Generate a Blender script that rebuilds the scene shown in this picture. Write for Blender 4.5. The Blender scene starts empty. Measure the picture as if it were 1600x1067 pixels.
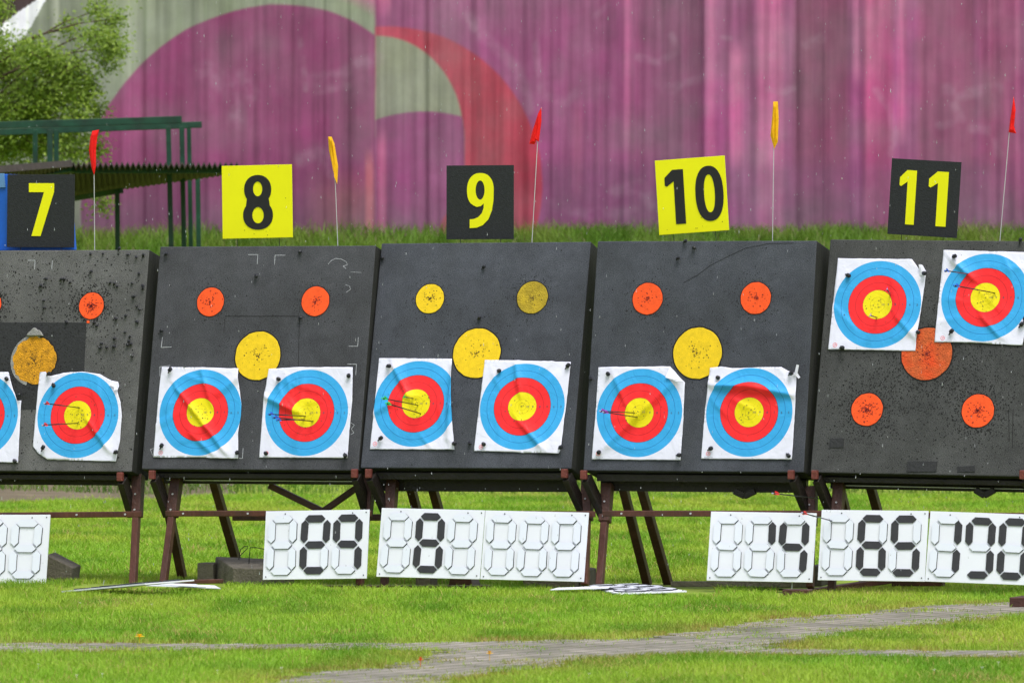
import bpy, bmesh, math, random
import numpy as np
from mathutils import Vector as V, Matrix
from mathutils.geometry import delaunay_2d_cdt
random.seed(7); rng = np.random.default_rng(7)
S = bpy.context.scene; COL = S.collection
# ---------------------------------------------------------------- camera, light, exposure
FPX = 11020.0; CAMH = 1.328
cd = bpy.data.cameras.new('camera'); cam = bpy.data.objects.new('camera', cd); COL.objects.link(cam)
cam.location = (0, 0, CAMH); cam.rotation_euler = (math.radians(90), 0, 0)
cd.sensor_width = 36; cd.lens = FPX/1600*36; cd.clip_end = 500; cd.clip_start = 1
cd.dof.use_dof = True; cd.dof.focus_distance = 37.8; cd.dof.aperture_fstop = 9.5
S.camera = cam
w = bpy.data.worlds.new('World'); S.world = w; w.use_nodes = True
nt = w.node_tree; bg = nt.nodes['Background']
sky = nt.nodes.new('ShaderNodeTexSky'); sky.sky_type = 'NISHITA'; sky.sun_disc = False
SUN_EL, SUN_AZ = math.radians(66), math.radians(155)      # azimuth clockwise from +Y
sky.sun_elevation = SUN_EL; sky.sun_rotation = SUN_AZ; sky.air_density = 1.0; sky.dust_density = 4.0
hs = nt.nodes.new('ShaderNodeHueSaturation'); hs.inputs['Saturation'].default_value = 0.5
nt.links.new(sky.outputs[0], hs.inputs['Color']); nt.links.new(hs.outputs[0], bg.inputs['Color'])
bg.inputs['Strength'].default_value = 0.15
sl = bpy.data.lights.new('sun', 'SUN'); sl.energy = 1.5; sl.angle = math.radians(28); sl.color = (1, .985, .96)
so = bpy.data.objects.new('sun', sl); COL.objects.link(so)
sd = V((math.sin(SUN_AZ)*math.cos(SUN_EL), math.cos(SUN_AZ)*math.cos(SUN_EL), math.sin(SUN_EL)))
so.rotation_euler = sd.to_track_quat('Z', 'Y').to_euler(); so.location = sd*30
S.view_settings.view_transform = 'Standard'; S.view_settings.look = 'None'
S.view_settings.gamma = 1; S.view_settings.exposure = 0.38; S.view_settings.use_curve_mapping = False
# ---------------------------------------------------------------- geometry of the place
CAM = V((0, 0, CAMH))
YAW = math.radians(19)
R = V((math.cos(YAW), -math.sin(YAW), 0)); B = V((math.sin(YAW), math.cos(YAW), 0)); UP = V((0, 0, 1))
C0 = V(((750-800)/FPX*38, 38, 0))
def ray(px, py): return V(((px-800)/FPX, 1, -(py-533.5)/FPX))
def hit(px, py, P0, N):
    d = ray(px, py); return CAM + d*((P0-CAM).dot(N)/d.dot(N))
def P(px, py, t=0.0): return hit(px, py, C0+B*t, B)        # vertical plane parallel to the row of butts
def PD(px, py, D): return CAM + ray(px, py)*D
def G(px, py): return hit(px, py, V((0, 0, 0)), UP)
# ---------------------------------------------------------------- helpers
def lin(r, g, b, k=1.0):
    f = lambda c: (c/255/12.92 if c/255 <= .04045 else ((c/255+.055)/1.055)**2.4)
    return (f(r)*k, f(g)*k, f(b)*k, 1)
def mat(name, col, rough=.7, var=.25, scale=8.0, bump=.0, bscale=None, spec=.4, attr=None, dark=None, stretch=(1,1,1), transl=0, detail=6, dirt=0, dirtscale=1.2, coat=0):
    m = bpy.data.materials.new(name); m.use_nodes = True; n = m.node_tree; N = n.nodes; L = n.links
    b = N['Principled BSDF']; b.inputs['Roughness'].default_value = rough
    b.inputs['Specular IOR Level'].default_value = spec
    if coat: b.inputs['Coat Weight'].default_value = coat; b.inputs['Coat Roughness'].default_value = .2
    tc = N.new('ShaderNodeTexCoord'); mp = N.new('ShaderNodeMapping'); mp.inputs['Scale'].default_value = stretch
    L.new(tc.outputs['Object'], mp.inputs[0])
    nz = N.new('ShaderNodeTexNoise'); nz.inputs['Scale'].default_value = scale; nz.inputs['Detail'].default_value = detail; nz.inputs['Roughness'].default_value = .65
    L.new(mp.outputs[0], nz.inputs['Vector'])
    mr = N.new('ShaderNodeMapRange'); mr.inputs['From Min'].default_value = .3; mr.inputs['From Max'].default_value = .7
    mr.inputs['To Min'].default_value = 1-var; mr.inputs['To Max'].default_value = 1+var; L.new(nz.outputs[0], mr.inputs[0])
    mul = N.new('ShaderNodeVectorMath'); mul.operation = 'SCALE'
    if attr:
        a = N.new('ShaderNodeAttribute'); a.attribute_name = attr; L.new(a.outputs['Color'], mul.inputs[0])
    else:
        mul.inputs[0].default_value = col[:3]
    L.new(mr.outputs[0], mul.inputs['Scale']); out = mul.outputs[0]
    if dirt:
        n2 = N.new('ShaderNodeTexNoise'); n2.inputs['Scale'].default_value = dirtscale; n2.inputs['Detail'].default_value = 8
        L.new(mp.outputs[0], n2.inputs['Vector'])
        r2 = N.new('ShaderNodeMapRange'); r2.inputs['From Min'].default_value = .48; r2.inputs['From Max'].default_value = .72
        r2.inputs['To Max'].default_value = dirt; L.new(n2.outputs[0], r2.inputs[0])
        mx = N.new('ShaderNodeMix'); mx.data_type = 'RGBA'; L.new(r2.outputs[0], mx.inputs[0]); L.new(out, mx.inputs[6])
        mx.inputs[7].default_value = dark or (.03, .03, .025, 1); out = mx.outputs[2]
    L.new(out, b.inputs['Base Color'])
    if bump:
        nb = N.new('ShaderNodeTexNoise'); nb.inputs['Scale'].default_value = bscale or scale*4; nb.inputs['Detail'].default_value = 5
        L.new(mp.outputs[0], nb.inputs['Vector'])
        bp = N.new('ShaderNodeBump'); bp.inputs['Strength'].default_value = bump; bp.inputs['Distance'].default_value = .01
        L.new(nb.outputs[0], bp.inputs['Height']); L.new(bp.outputs[0], b.inputs['Normal'])
    if transl:
        tr = N.new('ShaderNodeBsdfTranslucent'); L.new(out, tr.inputs[0]); ms = N.new('ShaderNodeMixShader')
        ms.inputs[0].default_value = transl; L.new(b.outputs[0], ms.inputs[1]); L.new(tr.outputs[0], ms.inputs[2])
        L.new(ms.outputs[0], N['Material Output'].inputs[0])
    return m
class MB:
    def __init__(s): s.v = []; s.f = []; s.m = []
    def face(s, pts, m=0):
        k = len(s.v); s.v += [tuple(p) for p in pts]; s.f.append(tuple(range(k, k+len(pts)))); s.m.append(m)
    def hexa(s, a, b, m=0):           # a: 4 front points (bl,br,tr,tl), b: 4 back points
        k = len(s.v); s.v += [tuple(p) for p in list(a)+list(b)]
        for f in ((0,1,2,3), (5,4,7,6), (4,0,3,7), (1,5,6,2), (3,2,6,7), (4,5,1,0)):
            s.f.append(tuple(k+i for i in f)); s.m.append(m)
    def box(s, x0, x1, y0, y1, z0, z1, m=0):
        s.hexa([(x0,y0,z0),(x1,y0,z0),(x1,y0,z1),(x0,y0,z1)], [(x0,y1,z0),(x1,y1,z0),(x1,y1,z1),(x0,y1,z1)], m)
    def bar(s, p0, p1, wd, dp, side=None, m=0):       # rectangular bar, wd along side, dp along the other axis
        p0, p1 = V(p0), V(p1); d = (p1-p0).normalized(); side = V(side or R)
        sx = (side - d*side.dot(d)).normalized(); sy = d.cross(sx)
        c = [(-1,-1),(1,-1),(1,1),(-1,1)]
        a = [p0+sx*(i*wd/2)+sy*(j*dp/2) for i, j in c]; b = [p1+sx*(i*wd/2)+sy*(j*dp/2) for i, j in c]
        s.hexa(a, b, m)
    def tube(s, pts, rad, n=8, m=0):
        pts = [V(p) for p in pts]; rad = rad if isinstance(rad, (list, tuple)) else [rad]*len(pts); k = len(s.v)
        for i, p in enumerate(pts):
            d = (pts[min(i+1, len(pts)-1)]-pts[max(i-1, 0)]).normalized()
            u = d.cross(V((.3, .9, .2))).normalized(); w_ = d.cross(u)
            for j in range(n):
                a = 2*math.pi*j/n; s.v.append(tuple(p+(u*math.cos(a)+w_*math.sin(a))*rad[i]))
        for i in range(len(pts)-1):
            for j in range(n):
                s.f.append((k+i*n+j, k+i*n+(j+1) % n, k+(i+1)*n+(j+1) % n, k+(i+1)*n+j)); s.m.append(m)
        s.f.append(tuple(k+j for j in range(n))[::-1]); s.m.append(m)
        s.f.append(tuple(k+(len(pts)-1)*n+j for j in range(n))); s.m.append(m)
    def prism(s, poly, y0, y1, m=0, ms=None):        # polygon in x,z extruded from y0 (front) to y1
        k = len(s.v); n = len(poly)
        s.v += [(p[0], y0, p[1]) for p in poly]+[(p[0], y1, p[1]) for p in poly]
        s.f.append(tuple(range(k, k+n))); s.m.append(m); s.f.append(tuple(range(k+n, k+2*n))[::-1]); s.m.append(m)
        for i in range(n):
            j = (i+1) % n; s.f.append((k+i, k+n+i, k+n+j, k+j)); s.m.append(m if ms is None else ms)
    def mesh(s, name, mats):
        me = bpy.data.meshes.new(name); me.from_pydata(s.v, [], s.f)
        for m in (mats if isinstance(mats, (list, tuple)) else [mats]): me.materials.append(m)
        for p, mi in zip(me.polygons, s.m): p.material_index = mi
        bm = bmesh.new(); bm.from_mesh(me); bmesh.ops.recalc_face_normals(bm, faces=bm.faces); bm.to_mesh(me); bm.free()
        return me
    def build(s, name, mats, parent=None, bevel=0, smooth=False, M=None):
        o = bpy.data.objects.new(name, s.mesh(name, mats)); COL.objects.link(o)
        if parent: o.parent = parent
        if M is not None: o.matrix_world = M
        if bevel:
            b = o.modifiers.new('b', 'BEVEL'); b.width = bevel; b.segments = 2; b.limit_method = 'ANGLE'; b.angle_limit = math.radians(40)
        if smooth: o.data.polygons.foreach_set('use_smooth', [True]*len(o.data.polygons))
        return o
def tag(o, label=None, cat=None, group=None, kind=None):
    if label: o['label'] = label
    if cat: o['category'] = cat
    if group: o['group'] = group
    if kind: o['kind'] = kind
    return o
def empty(name, M, label, cat, group=None):
    o = bpy.data.objects.new(name, None); COL.objects.link(o); o.matrix_world = M; o.empty_display_size = .1
    return tag(o, label, cat, group)
def frame(o, ex, ev):
    ex = ex.normalized(); ev = (ev-ex*ev.dot(ex)).normalized(); ey = ev.cross(ex)
    return Matrix(((ex.x, ey.x, ev.x, o.x), (ex.y, ey.y, ev.y, o.y), (ex.z, ey.z, ev.z, o.z), (0, 0, 0, 1)))
def base_M(p): return frame(p, R, UP)
def hit_local(M, px, py, off=0):                      # pixel -> local coords on plane local y=off
    Mi = M.inverted(); n = (M.to_3x3() @ V((0, 1, 0))); o = M @ V((0, off, 0))
    return Mi @ hit(px, py, o, n)
# value noise in numpy
def vnoise(x, y, sx, sy, seed):
    r = np.random.default_rng(seed); T = r.random((256, 256)); u = x/sx+100; v = y/sy+100
    i = np.floor(u).astype(int); j = np.floor(v).astype(int); a = u-i; b = v-j; a = a*a*(3-2*a); b = b*b*(3-2*b)
    g = lambda p, q: T[p % 256, q % 256]
    return (g(i, j)*(1-a)+g(i+1, j)*a)*(1-b)+(g(i, j+1)*(1-a)+g(i+1, j+1)*a)*b
def fbm(x, y, s, seed, n=4, asp=1.0):
    t = 0; k = 0
    for q in range(n): t = t+vnoise(x, y, s/2**q, s*asp/2**q, seed+q)/2**q; k += 1/2**q
    return t/k
def pip(poly, x, y):
    c = np.zeros(x.shape, bool); n = len(poly)
    for i in range(n):
        x0, y0 = poly[i]; x1, y1 = poly[(i+1) % n]
        if y0 == y1: continue
        c ^= ((y0 > y) != (y1 > y)) & (x < (x1-x0)*(y-y0)/(y1-y0)+x0)
    return c
# ---------------------------------------------------------------- materials
M_foam = mat('dark_foam', lin(70,71,76), .8, .2, 12, .45, 260, spec=.25, dirt=.35, dark=(.028,.03,.028,1), dirtscale=3)
M_foamside = mat('shaded_foam_edge', lin(44,45,42), .85, .45, 5, .8, 60, stretch=(1,9,1), dirt=.6, dark=(.012,.014,.01,1), dirtscale=4)  # sides and underside darkened: gap shade put into the colour, with grime
M_beam = mat('shaded_wood', lin(32,27,24), .45, .4, 12, .5, 60)  # near-black wood colour carries the shade under the butts
M_hole = mat('arrow_hole', (.012,.012,.012,1), .95, .1)
M_tape = mat('black_patch', (.018,.019,.02,1), .6, .25, 20, .3)
M_orange = mat('orange_foam', lin(250,88,30), .8, .12, 30, .45, 330)
M_orange2 = mat('faded_orange_foam', lin(200,92,45), .85, .3, 40, .9, 150, dirt=.8, dark=lin(235,70,20), dirtscale=9)
M_yel = mat('yellow_foam', lin(238,200,24), .8, .12, 30, .45, 330)
M_ochre = mat('ochre_foam', lin(212,150,25), .85, .3, 40, 1, 150, dirt=.5, dark=lin(110,80,20), dirtscale=22)
M_olive = mat('dirty_yellow_foam', lin(170,146,38), .85, .3, 14, .8, 150, dirt=.5, dark=lin(225,190,40), dirtscale=8)
M_grey = mat('grey_filler', lin(150,150,148), .9, .3, 60, 1)
M_chalk = mat('chalk', lin(175,178,185), .9, .5, 90)
M_wood = mat('stained_wood', lin(86,50,40), .5, .4, 14, .5, 60, stretch=(1,1,.35), dirt=.8, dark=(.022,.017,.014,1), dirtscale=5)
M_woodd = mat('dark_stained_wood', lin(76,48,39), .5, .4, 14, .5, 60, dirt=.4, dark=(.015,.014,.012,1), dirtscale=5)
M_woodr = mat('red_painted_wood', lin(112,56,50), .55, .3, 20, .4)
M_white = mat('white_board', lin(232,235,246), .45, .025, 3, .05, 20, spec=.4, dirt=.10, dark=lin(150,150,150), dirtscale=2.5)
M_seg = mat('white_flap', lin(227,232,246), .45, .02, 5)
M_segb = mat('black_flap', lin(52,52,56), .5, .15, 20, .2)
M_edge = mat('dark_edge', lin(55,60,66), .7, .2, 20)
M_signY = mat('yellow_sign', lin(240,236,8), .55, .04, 3, .0, spec=.3)
M_signK = mat('black_sign', lin(36,38,42), .7, .35, 60, .3, 120)
M_digK = mat('black_digit', lin(30,30,32), .7, .2, 30)
M_pin = mat('black_pin', (.012,.013,.018,1), .4, .2)
M_conc = mat('mossy_concrete', lin(112,106,94), .9, .35, 8, 1.0, 60, dirt=.6, dark=lin(60,56,44), dirtscale=5)
M_wire = mat('pale_wire', lin(190,190,195), .4, .1); M_bwire = mat('black_wire', (.01,.01,.01,1), .5, .1)
M_fr = mat('red_cloth', lin(250,22,20), .6, .15, 40, transl=.25); M_fy = mat('amber_cloth', lin(255,198,8), .6, .1, 40, transl=.25)
M_green = mat('green_steel', lin(24,66,48), .45, .4, 8, dirt=.5, dark=(.015,.02,.018,1), dirtscale=6)
M_roof = mat('grey_corrugated', lin(70,62,61), .8, .3, 10, dirt=.5, dark=lin(60,60,52), dirtscale=4)  # colour darkened to carry the shade of the roof underside
M_blue = mat('blue_plastic', lin(26,98,205), .45, .12, 6); M_blue2 = mat('pale_blue_plastic', lin(95,140,190), .5, .1, 6)
M_carbon = mat('carbon_shaft', (.02,.02,.022,1), .35, .1)
def flat(name, c, r=.5): return mat(name, c, r, .05)
FL = {'red': flat('red_vane', lin(235,50,50)), 'blue': flat('blue_vane', lin(40,110,230)), 'green': flat('green_vane', lin(40,220,90)),
      'purple': flat('purple_vane', lin(170,60,200)), 'white': flat('white_vane', lin(180,180,225))}
M_bark = mat('bark', lin(80,66,52), .9, .4, 20, .6)
M_leaf = mat('leaf',  (.1,.2,.03,1), .55, .05, 3, attr='col', transl=.35)
M_blade = mat('grass_blade', (.1,.2,.03,1), .5, .05, 3, attr='col', transl=.3, spec=.25)
# target face paper: rings measured in metres in the UV map
def face_material(seed):
    m = bpy.data.materials.new('target_paper'); m.use_nodes = True; n = m.node_tree; N = n.nodes; L = n.links
    b = N['Principled BSDF']; b.inputs['Roughness'].default_value = .5; b.inputs['Specular IOR Level'].default_value = .25
    uv = N.new('ShaderNodeUVMap'); uv.uv_map = 'metres'
    ln = N.new('ShaderNodeVectorMath'); ln.operation = 'LENGTH'; L.new(uv.outputs[0], ln.inputs[0])
    sc = N.new('ShaderNodeMath'); sc.operation = 'MULTIPLY'; sc.inputs[1].default_value = 1/.3; L.new(ln.outputs['Value'], sc.inputs[0])
    cr = N.new('ShaderNodeValToRGB'); cr.color_ramp.interpolation = 'CONSTANT'; e = cr.color_ramp.elements
    Y, RD, BL, W = lin(232,216,18), lin(244,44,48), lin(56,164,226), lin(224,225,242)
    YL, RL, BLL, K = lin(165,148,15), lin(180,28,36), lin(30,105,170), lin(50,44,54)
    st = [(0, Y), (.0193, YL), (.021, Y), (.0391, YL), (.0409, Y), (.0792, K), (.0806, RD), (.119, RL), (.121, RD), (.1592, K), (.1606, BL), (.199, BLL), (.201, BL), (.2396, W)]
    e[0].position = 0; e[0].color = Y; e[1].position = st[1][0]/.3; e[1].color = st[1][1]
    for p, c in st[2:]: q = e.new(p/.3); q.color = c
    L.new(sc.outputs[0], cr.inputs[0])
    nz = N.new('ShaderNodeTexNoise'); nz.inputs['Scale'].default_value = 7; nz.inputs['Detail'].default_value = 5; nz.noise_dimensions = '4D'; nz.inputs['W'].default_value = seed
    L.new(uv.outputs[0], nz.inputs['Vector'])
    mr = N.new('ShaderNodeMapRange'); mr.inputs['To Min'].default_value = .93; mr.inputs['To Max'].default_value = 1.04; L.new(nz.outputs[0], mr.inputs[0])
    mul = N.new('ShaderNodeVectorMath'); mul.operation = 'SCALE'; L.new(cr.outputs[0], mul.inputs[0]); L.new(mr.outputs[0], mul.inputs['Scale'])
    L.new(mul.outputs[0], b.inputs['Base Color'])
    bp = N.new('ShaderNodeBump'); bp.inputs['Strength'].default_value = .35; bp.inputs['Distance'].default_value = .012
    n2 = N.new('ShaderNodeTexNoise'); n2.inputs['Scale'].default_value = 11; n2.inputs['Detail'].default_value = 3; n2.noise_dimensions = '4D'; n2.inputs['W'].default_value = seed*3.1
    n2.inputs['Distortion'].default_value = 1.5
    L.new(uv.outputs[0], n2.inputs['Vector']); L.new(n2.outputs[0], bp.inputs['Height']); L.new(bp.outputs[0], b.inputs['Normal'])
    return m
M_paper = flat('paper_white', lin(236,236,250), .5)
M_ink = flat('ink', lin(70,75,90)); M_inkred = flat('red_ink', lin(240,100,110))
n = M_foam.node_tree; N = n.nodes; L = n.links; b = N['Principled BSDF']; old = b.inputs['Base Color'].links[0].from_socket
tc = N.new('ShaderNodeTexCoord'); vz = N.new('ShaderNodeTexNoise'); vz.inputs['Scale'].default_value = 170; vz.inputs['Detail'].default_value = 3; L.new(tc.outputs['Object'], vz.inputs['Vector'])
r_ = N.new('ShaderNodeMapRange'); r_.inputs['From Min'].default_value = .3; r_.inputs['From Max'].default_value = .7; r_.inputs['To Min'].default_value = .62; r_.inputs['To Max'].default_value = 1.42; L.new(vz.outputs[0], r_.inputs[0])
v2 = N.new('ShaderNodeTexNoise'); v2.inputs['Scale'].default_value = 2.2; v2.inputs['Detail'].default_value = 7; v2.inputs['Roughness'].default_value = .7; L.new(tc.outputs['Object'], v2.inputs['Vector'])
r3 = N.new('ShaderNodeMapRange'); r3.inputs['From Min'].default_value = .35; r3.inputs['From Max'].default_value = .7; r3.inputs['To Min'].default_value = .82; r3.inputs['To Max'].default_value = 1.3; L.new(v2.outputs[0], r3.inputs[0])
mm = N.new('ShaderNodeMath'); mm.operation = 'MULTIPLY'; L.new(r_.outputs[0], mm.inputs[0]); L.new(r3.outputs[0], mm.inputs[1])
vs = N.new('ShaderNodeVectorMath'); vs.operation = 'SCALE'; L.new(old, vs.inputs[0]); L.new(mm.outputs[0], vs.inputs['Scale']); L.new(vs.outputs[0], b.inputs['Base Color'])
FOAM = {}
def foam_variant(k, c):
    m = M_foam.copy(); m.name = 'dark_foam_%s' % k
    for n_ in m.node_tree.nodes:
        if n_.type == 'VECT_MATH' and not n_.inputs[0].is_linked: n_.inputs[0].default_value = c[:3]
    FOAM[k] = m
foam_variant('weathered', lin(92,92,92)); foam_variant('bluish', lin(70,73,81)); foam_variant('neutral', lin(69,70,70))
# ---------------------------------------------------------------- ground, bank, path
def bank(y): 
    t = np.clip((np.asarray(y, float)-60.5)/14.5, 0, 1); return 2.40*(t*t*(3-2*t)*.6+t*.4)
path_px = [(1720,936),(1600,941),(1450,946),(1350,958),(1200,968),(1100,985),(1000,998),(900,1000),(750,1003),(600,1006),(400,1007),(200,1006),(0,1006),(-200,1006),
           (-200,1021),(0,1020),(200,1018),(400,1015),(600,1015),(690,1018),(660,1030),(600,1043),(500,1051),(440,1062),(350,1100),(200,1140),(420,1160),(600,1100),(690,1066),(760,1052),(850,1045),(900,1032),(990,1025),(1100,1021),(1230,1023),(1400,1026),(1720,1028),
           (1720,1018),(1400,1017),(1280,1016),(1195,1013),(1210,1006),(1280,994),(1350,985),(1450,977),(1600,963),(1720,955)]
def densify(pts, step, jit, seed=1):
    r = random.Random(seed); out = []
    for i in range(len(pts)):
        a, b = V(pts[i]), V(pts[(i+1) % len(pts)]); n = max(1, int((b-a).length/step))
        for k in range(n):
            p = a.lerp(b, k/n); out.append((p.x+r.gauss(0, jit), p.y+r.gauss(0, jit*1.5)))
    return out
path_g = [tuple(G(*p)[:2]) for p in path_px]
path_poly = densify(path_g, .05, .03)
dirt_px = [(-300,790),(-50,788),(80,784),(230,783),(300,777),(372,772),(420,768),(400,763),(330,762),(230,764),(80,766),(-50,766),(-300,768)]
dirt_g = [tuple(G(*p)[:2]) for p in dirt_px]
M_soil = mat('lawn_soil', lin(128,150,44,1.0), .9, .4, 3, .8, 20, dirt=.55, dark=lin(120,120,50,.8), dirtscale=.9)
gm = MB(); ys = [-5, 10, 20, 30, 45, 55, 60.5]+[60.5+i*.8 for i in range(1, 20)]+[90, 150, 400]
xs = [-200, -60, -20]+list(range(-14, 15, 2))+[20, 60, 200]
gv = [(x, y, float(bank(y))) for y in ys for x in xs]; nx = len(xs)
gm.v = gv; gm.f = [(j*nx+i, j*nx+i+1, (j+1)*nx+i+1, (j+1)*nx+i) for j in range(len(ys)-1) for i in range(nx-1)]; gm.m = [0]*len(gm.f)
tag(gm.build('ground', M_soil, smooth=True), kind='structure', label='green grassy field rising to a low bank at the wall')
# pavers: brick texture following the oblique path
def paver_material():
    m = mat('pavers', lin(166,160,150,.76), .75, .22, 7, .6, 30, dirt=.6, dark=lin(95,100,60,.5), dirtscale=2.2); n = m.node_tree; N = n.nodes; L = n.links
    b = N['Principled BSDF']; old = b.inputs['Base Color'].links[0].from_socket
    tc = N.new('ShaderNodeTexCoord'); mp = N.new('ShaderNodeMapping'); mp.inputs['Rotation'].default_value = (0, 0, math.radians(-62))
    L.new(tc.outputs['Object'], mp.inputs[0]); br = N.new('ShaderNodeTexBrick'); br.inputs['Scale'].default_value = 1; br.inputs['Brick Width'].default_value = .22
    br.inputs['Row Height'].default_value = .11; br.inputs['Mortar Size'].default_value = .014; br.inputs['Color1'].default_value = (.8,.8,.8,1); br.inputs['Color2'].default_value = (1.15,1.12,1.1,1); br.inputs['Mortar'].default_value = (.55,.56,.42,1)
    L.new(mp.outputs[0], br.inputs['Vector']); mx = N.new('ShaderNodeVectorMath'); mx.operation = 'MULTIPLY'
    L.new(old, mx.inputs[0]); L.new(br.outputs['Color'], mx.inputs[1]); L.new(mx.outputs[0], b.inputs['Base Color']); return m
pm = MB(); gxp = np.arange(-3.6, 3.6, .035); gyp = np.arange(24, 37.5, .035); QX, QY = np.meshgrid(gxp, gyp); QI = pip(path_poly, QX, QY)
nxp = len(gxp); need = {}
for j, i in zip(*np.nonzero(QI[:-1, :-1])):
    ids = []
    for a, b in ((j, i), (j, i+1), (j+1, i+1), (j+1, i)):
        kk = a*nxp+b
        if kk not in need: need[kk] = len(pm.v); pm.v.append((float(gxp[b]), float(gyp[a]), .004))
        ids.append(need[kk])
    pm.f.append(tuple(ids)); pm.m.append(0)
tag(pm.build('path', paver_material()), kind='structure', label='worn grey paved path crossing the lawn')
M_mud = mat('bare_soil', lin(150,135,112,.55), .95, .35, 4, 1, 20, dirt=.6, dark=lin(80,80,45,.6), dirtscale=2)
dp = densify(dirt_g, .3, .1, 5); dm = MB(); dm.face([(x, y, .004+float(bank(y))) for x, y in dp]); tag(dm.build('bare_soil', M_mud), kind='structure', label='strip of bare trodden soil at the foot of the bank')
# grass blades
def blades(name, X, Y, Z, H, Wd, colr, lean, label, cat):
    n = len(X); a = rng.random(n)*2*np.pi; b = rng.random(n)*2*np.pi
    dx = np.cos(a)*Wd/2; dy = np.sin(a)*Wd/2; lx = np.cos(b)*lean*H*rng.random(n); ly = np.sin(b)*lean*H*rng.random(n)
    v = np.empty((n, 5, 3))
    v[:,0] = np.stack([X-dx, Y-dy, Z-.005], 1); v[:,1] = np.stack([X+dx, Y+dy, Z-.005], 1)
    v[:,2] = np.stack([X+dx*.8+lx*.35, Y+dy*.8+ly*.35, Z+H*.55], 1); v[:,3] = np.stack([X-dx*.8+lx*.35, Y-dy*.8+ly*.35, Z+H*.55], 1)
    v[:,4] = np.stack([X+lx, Y+ly, Z+H*(1-.25*rng.random(n))], 1)
    me = bpy.data.meshes.new(name); me.vertices.add(n*5); me.vertices.foreach_set('co', v.reshape(-1))
    base = (np.arange(n)*5)[:, None]; q = (base+np.array([[0,1,2,3]])); t = (base+np.array([[3,2,4]]))
    lp = np.concatenate([q, t], 1).reshape(-1); me.loops.add(n*7); me.loops.foreach_set('vertex_index', lp.astype(np.int32))
    st = np.stack([np.arange(n)*7, np.arange(n)*7+4], 1).reshape(-1); me.polygons.add(n*2); me.polygons.foreach_set('loop_start', st.astype(np.int32))
    me.polygons.foreach_set('loop_total', np.tile([4, 3], n).astype(np.int32)); me.update(calc_edges=True)
    ca = me.color_attributes.new('col', 'FLOAT_COLOR', 'POINT'); c4 = np.ones((n, 5, 4)); c4[:,:,:3] = colr[:, None, :]
    ca.data.foreach_set('color', c4.reshape(-1)); me.materials.append(M_blade)
    o = bpy.data.objects.new(name, me); COL.objects.link(o); return tag(o, label, cat, kind='stuff')
def scatter(d0, d1, dens):
    k = (d1*d1-d0*d0)*.0726+(d1-d0)*.6; n = int(k*dens); D = np.sqrt(rng.random(n)*(d1*d1-d0*d0)+d0*d0)
    return (rng.random(n)*2-1)*(D*.0726+.3), D
GREEN = np.array(lin(128,168,46)[:3])*1.13; YELG = np.array(lin(190,194,76)[:3])*1.0; DKG = np.array(lin(88,138,24)[:3])*1.0; STRAW = np.array(lin(205,185,115)[:3])*.75
def gcol(X, Y, edge=None):
    n = len(X); a = np.clip((fbm(X, Y, .9, 11, 4, 2.5)-.32)*2.6, 0, 1); b = fbm(X, Y, .35, 31, 3, 3)
    c = GREEN[None]*(1-a[:, None]*.5)+YELG[None]*(a[:, None]*.5)
    d = np.clip((b-.48)*4, 0, 1)[:, None]*.7; c = c*(1-d)+DKG*d
    r = rng.random(n); pw = fbm(X, Y, .5, 71, 3, 2); c = np.where((r < .04+.3*np.clip((pw-.62)*5, 0, 1))[:, None], STRAW, c)
    if edge is not None: e = edge[:, None]; c = c*(1-e)+np.array(lin(176,146,86)[:3])*.8*e
    return c*(.8+.4*rng.random(n))[:, None]
Xs, Ys, Hs, Ws = [], [], [], []
for d0, d1, dn, h, wd in ((25.5,31,4200,.024,.003),(31,40,3600,.025,.0034),(40,60.5,1500,.032,.0055)):
    x, y = scatter(d0, d1, dn); Xs.append(x); Ys.append(y); Hs.append(h*(.5+rng.random(len(x)))); Ws.append(np.full(len(x), wd)*(.7+.6*rng.random(len(x))))
X, Y, H, W_ = map(np.concatenate, (Xs, Ys, Hs, Ws))
pg = np.array(path_poly)
inp = pip(path_poly, X, Y)
def edge_dist(poly, X, Y, lim):
    P_ = np.array(poly); d = np.full(len(X), 9.0)
    cell = {}
    for i, (a, b) in enumerate(P_): cell.setdefault((int(a//lim), int(b//lim)), []).append(i)
    ci = np.floor(X/lim).astype(int); cj = np.floor(Y/lim).astype(int); key = ci*100003+cj
    order = np.argsort(key); ks, stx = np.unique(key[order], return_index=True); stx = list(stx)+[len(order)]
    for q in range(len(ks)):
        idx = order[stx[q]:stx[q+1]]; i0, j0 = ci[idx[0]], cj[idx[0]]
        nb = [k for a in (-1,0,1) for b in (-1,0,1) for k in cell.get((i0+a, j0+b), ())]
        if nb: d[idx] = np.sqrt(((X[idx][:, None]-P_[nb,0])**2+(Y[idx][:, None]-P_[nb,1])**2).min(1))
    return d
ed = edge_dist(path_poly, X, Y, .3)
tuft = fbm(X, Y, .35, 77, 3)
keep = ~inp | ((tuft > .64) & (rng.random(len(X)) < .4)) | (inp & (rng.random(len(X)) < .02)) | (inp & (ed < .28*np.clip(fbm(X, Y, .22, 66, 3)*2.4-.75, 0, 1)) & (rng.random(len(X)) < .6))
ind = pip(dirt_g, X, Y); keep &= ~ind | (rng.random(len(X)) < .10)
for fpx in ([(900,911),(1112,911),(1120,931),(960,932)], [(96,919),(150,912),(228,912),(228,916),(150,924),(96,926)], [(222,909),(352,909),(352,921),(222,921)], [(855,913),(955,912),(955,923),(855,923)], [(1215,907),(1400,903),(1400,911),(1215,935)], [(500,913),(770,913),(770,921),(500,921)]):
    keep &= ~pip([tuple(G(*p)[:2]) for p in fpx], X, Y)
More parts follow.
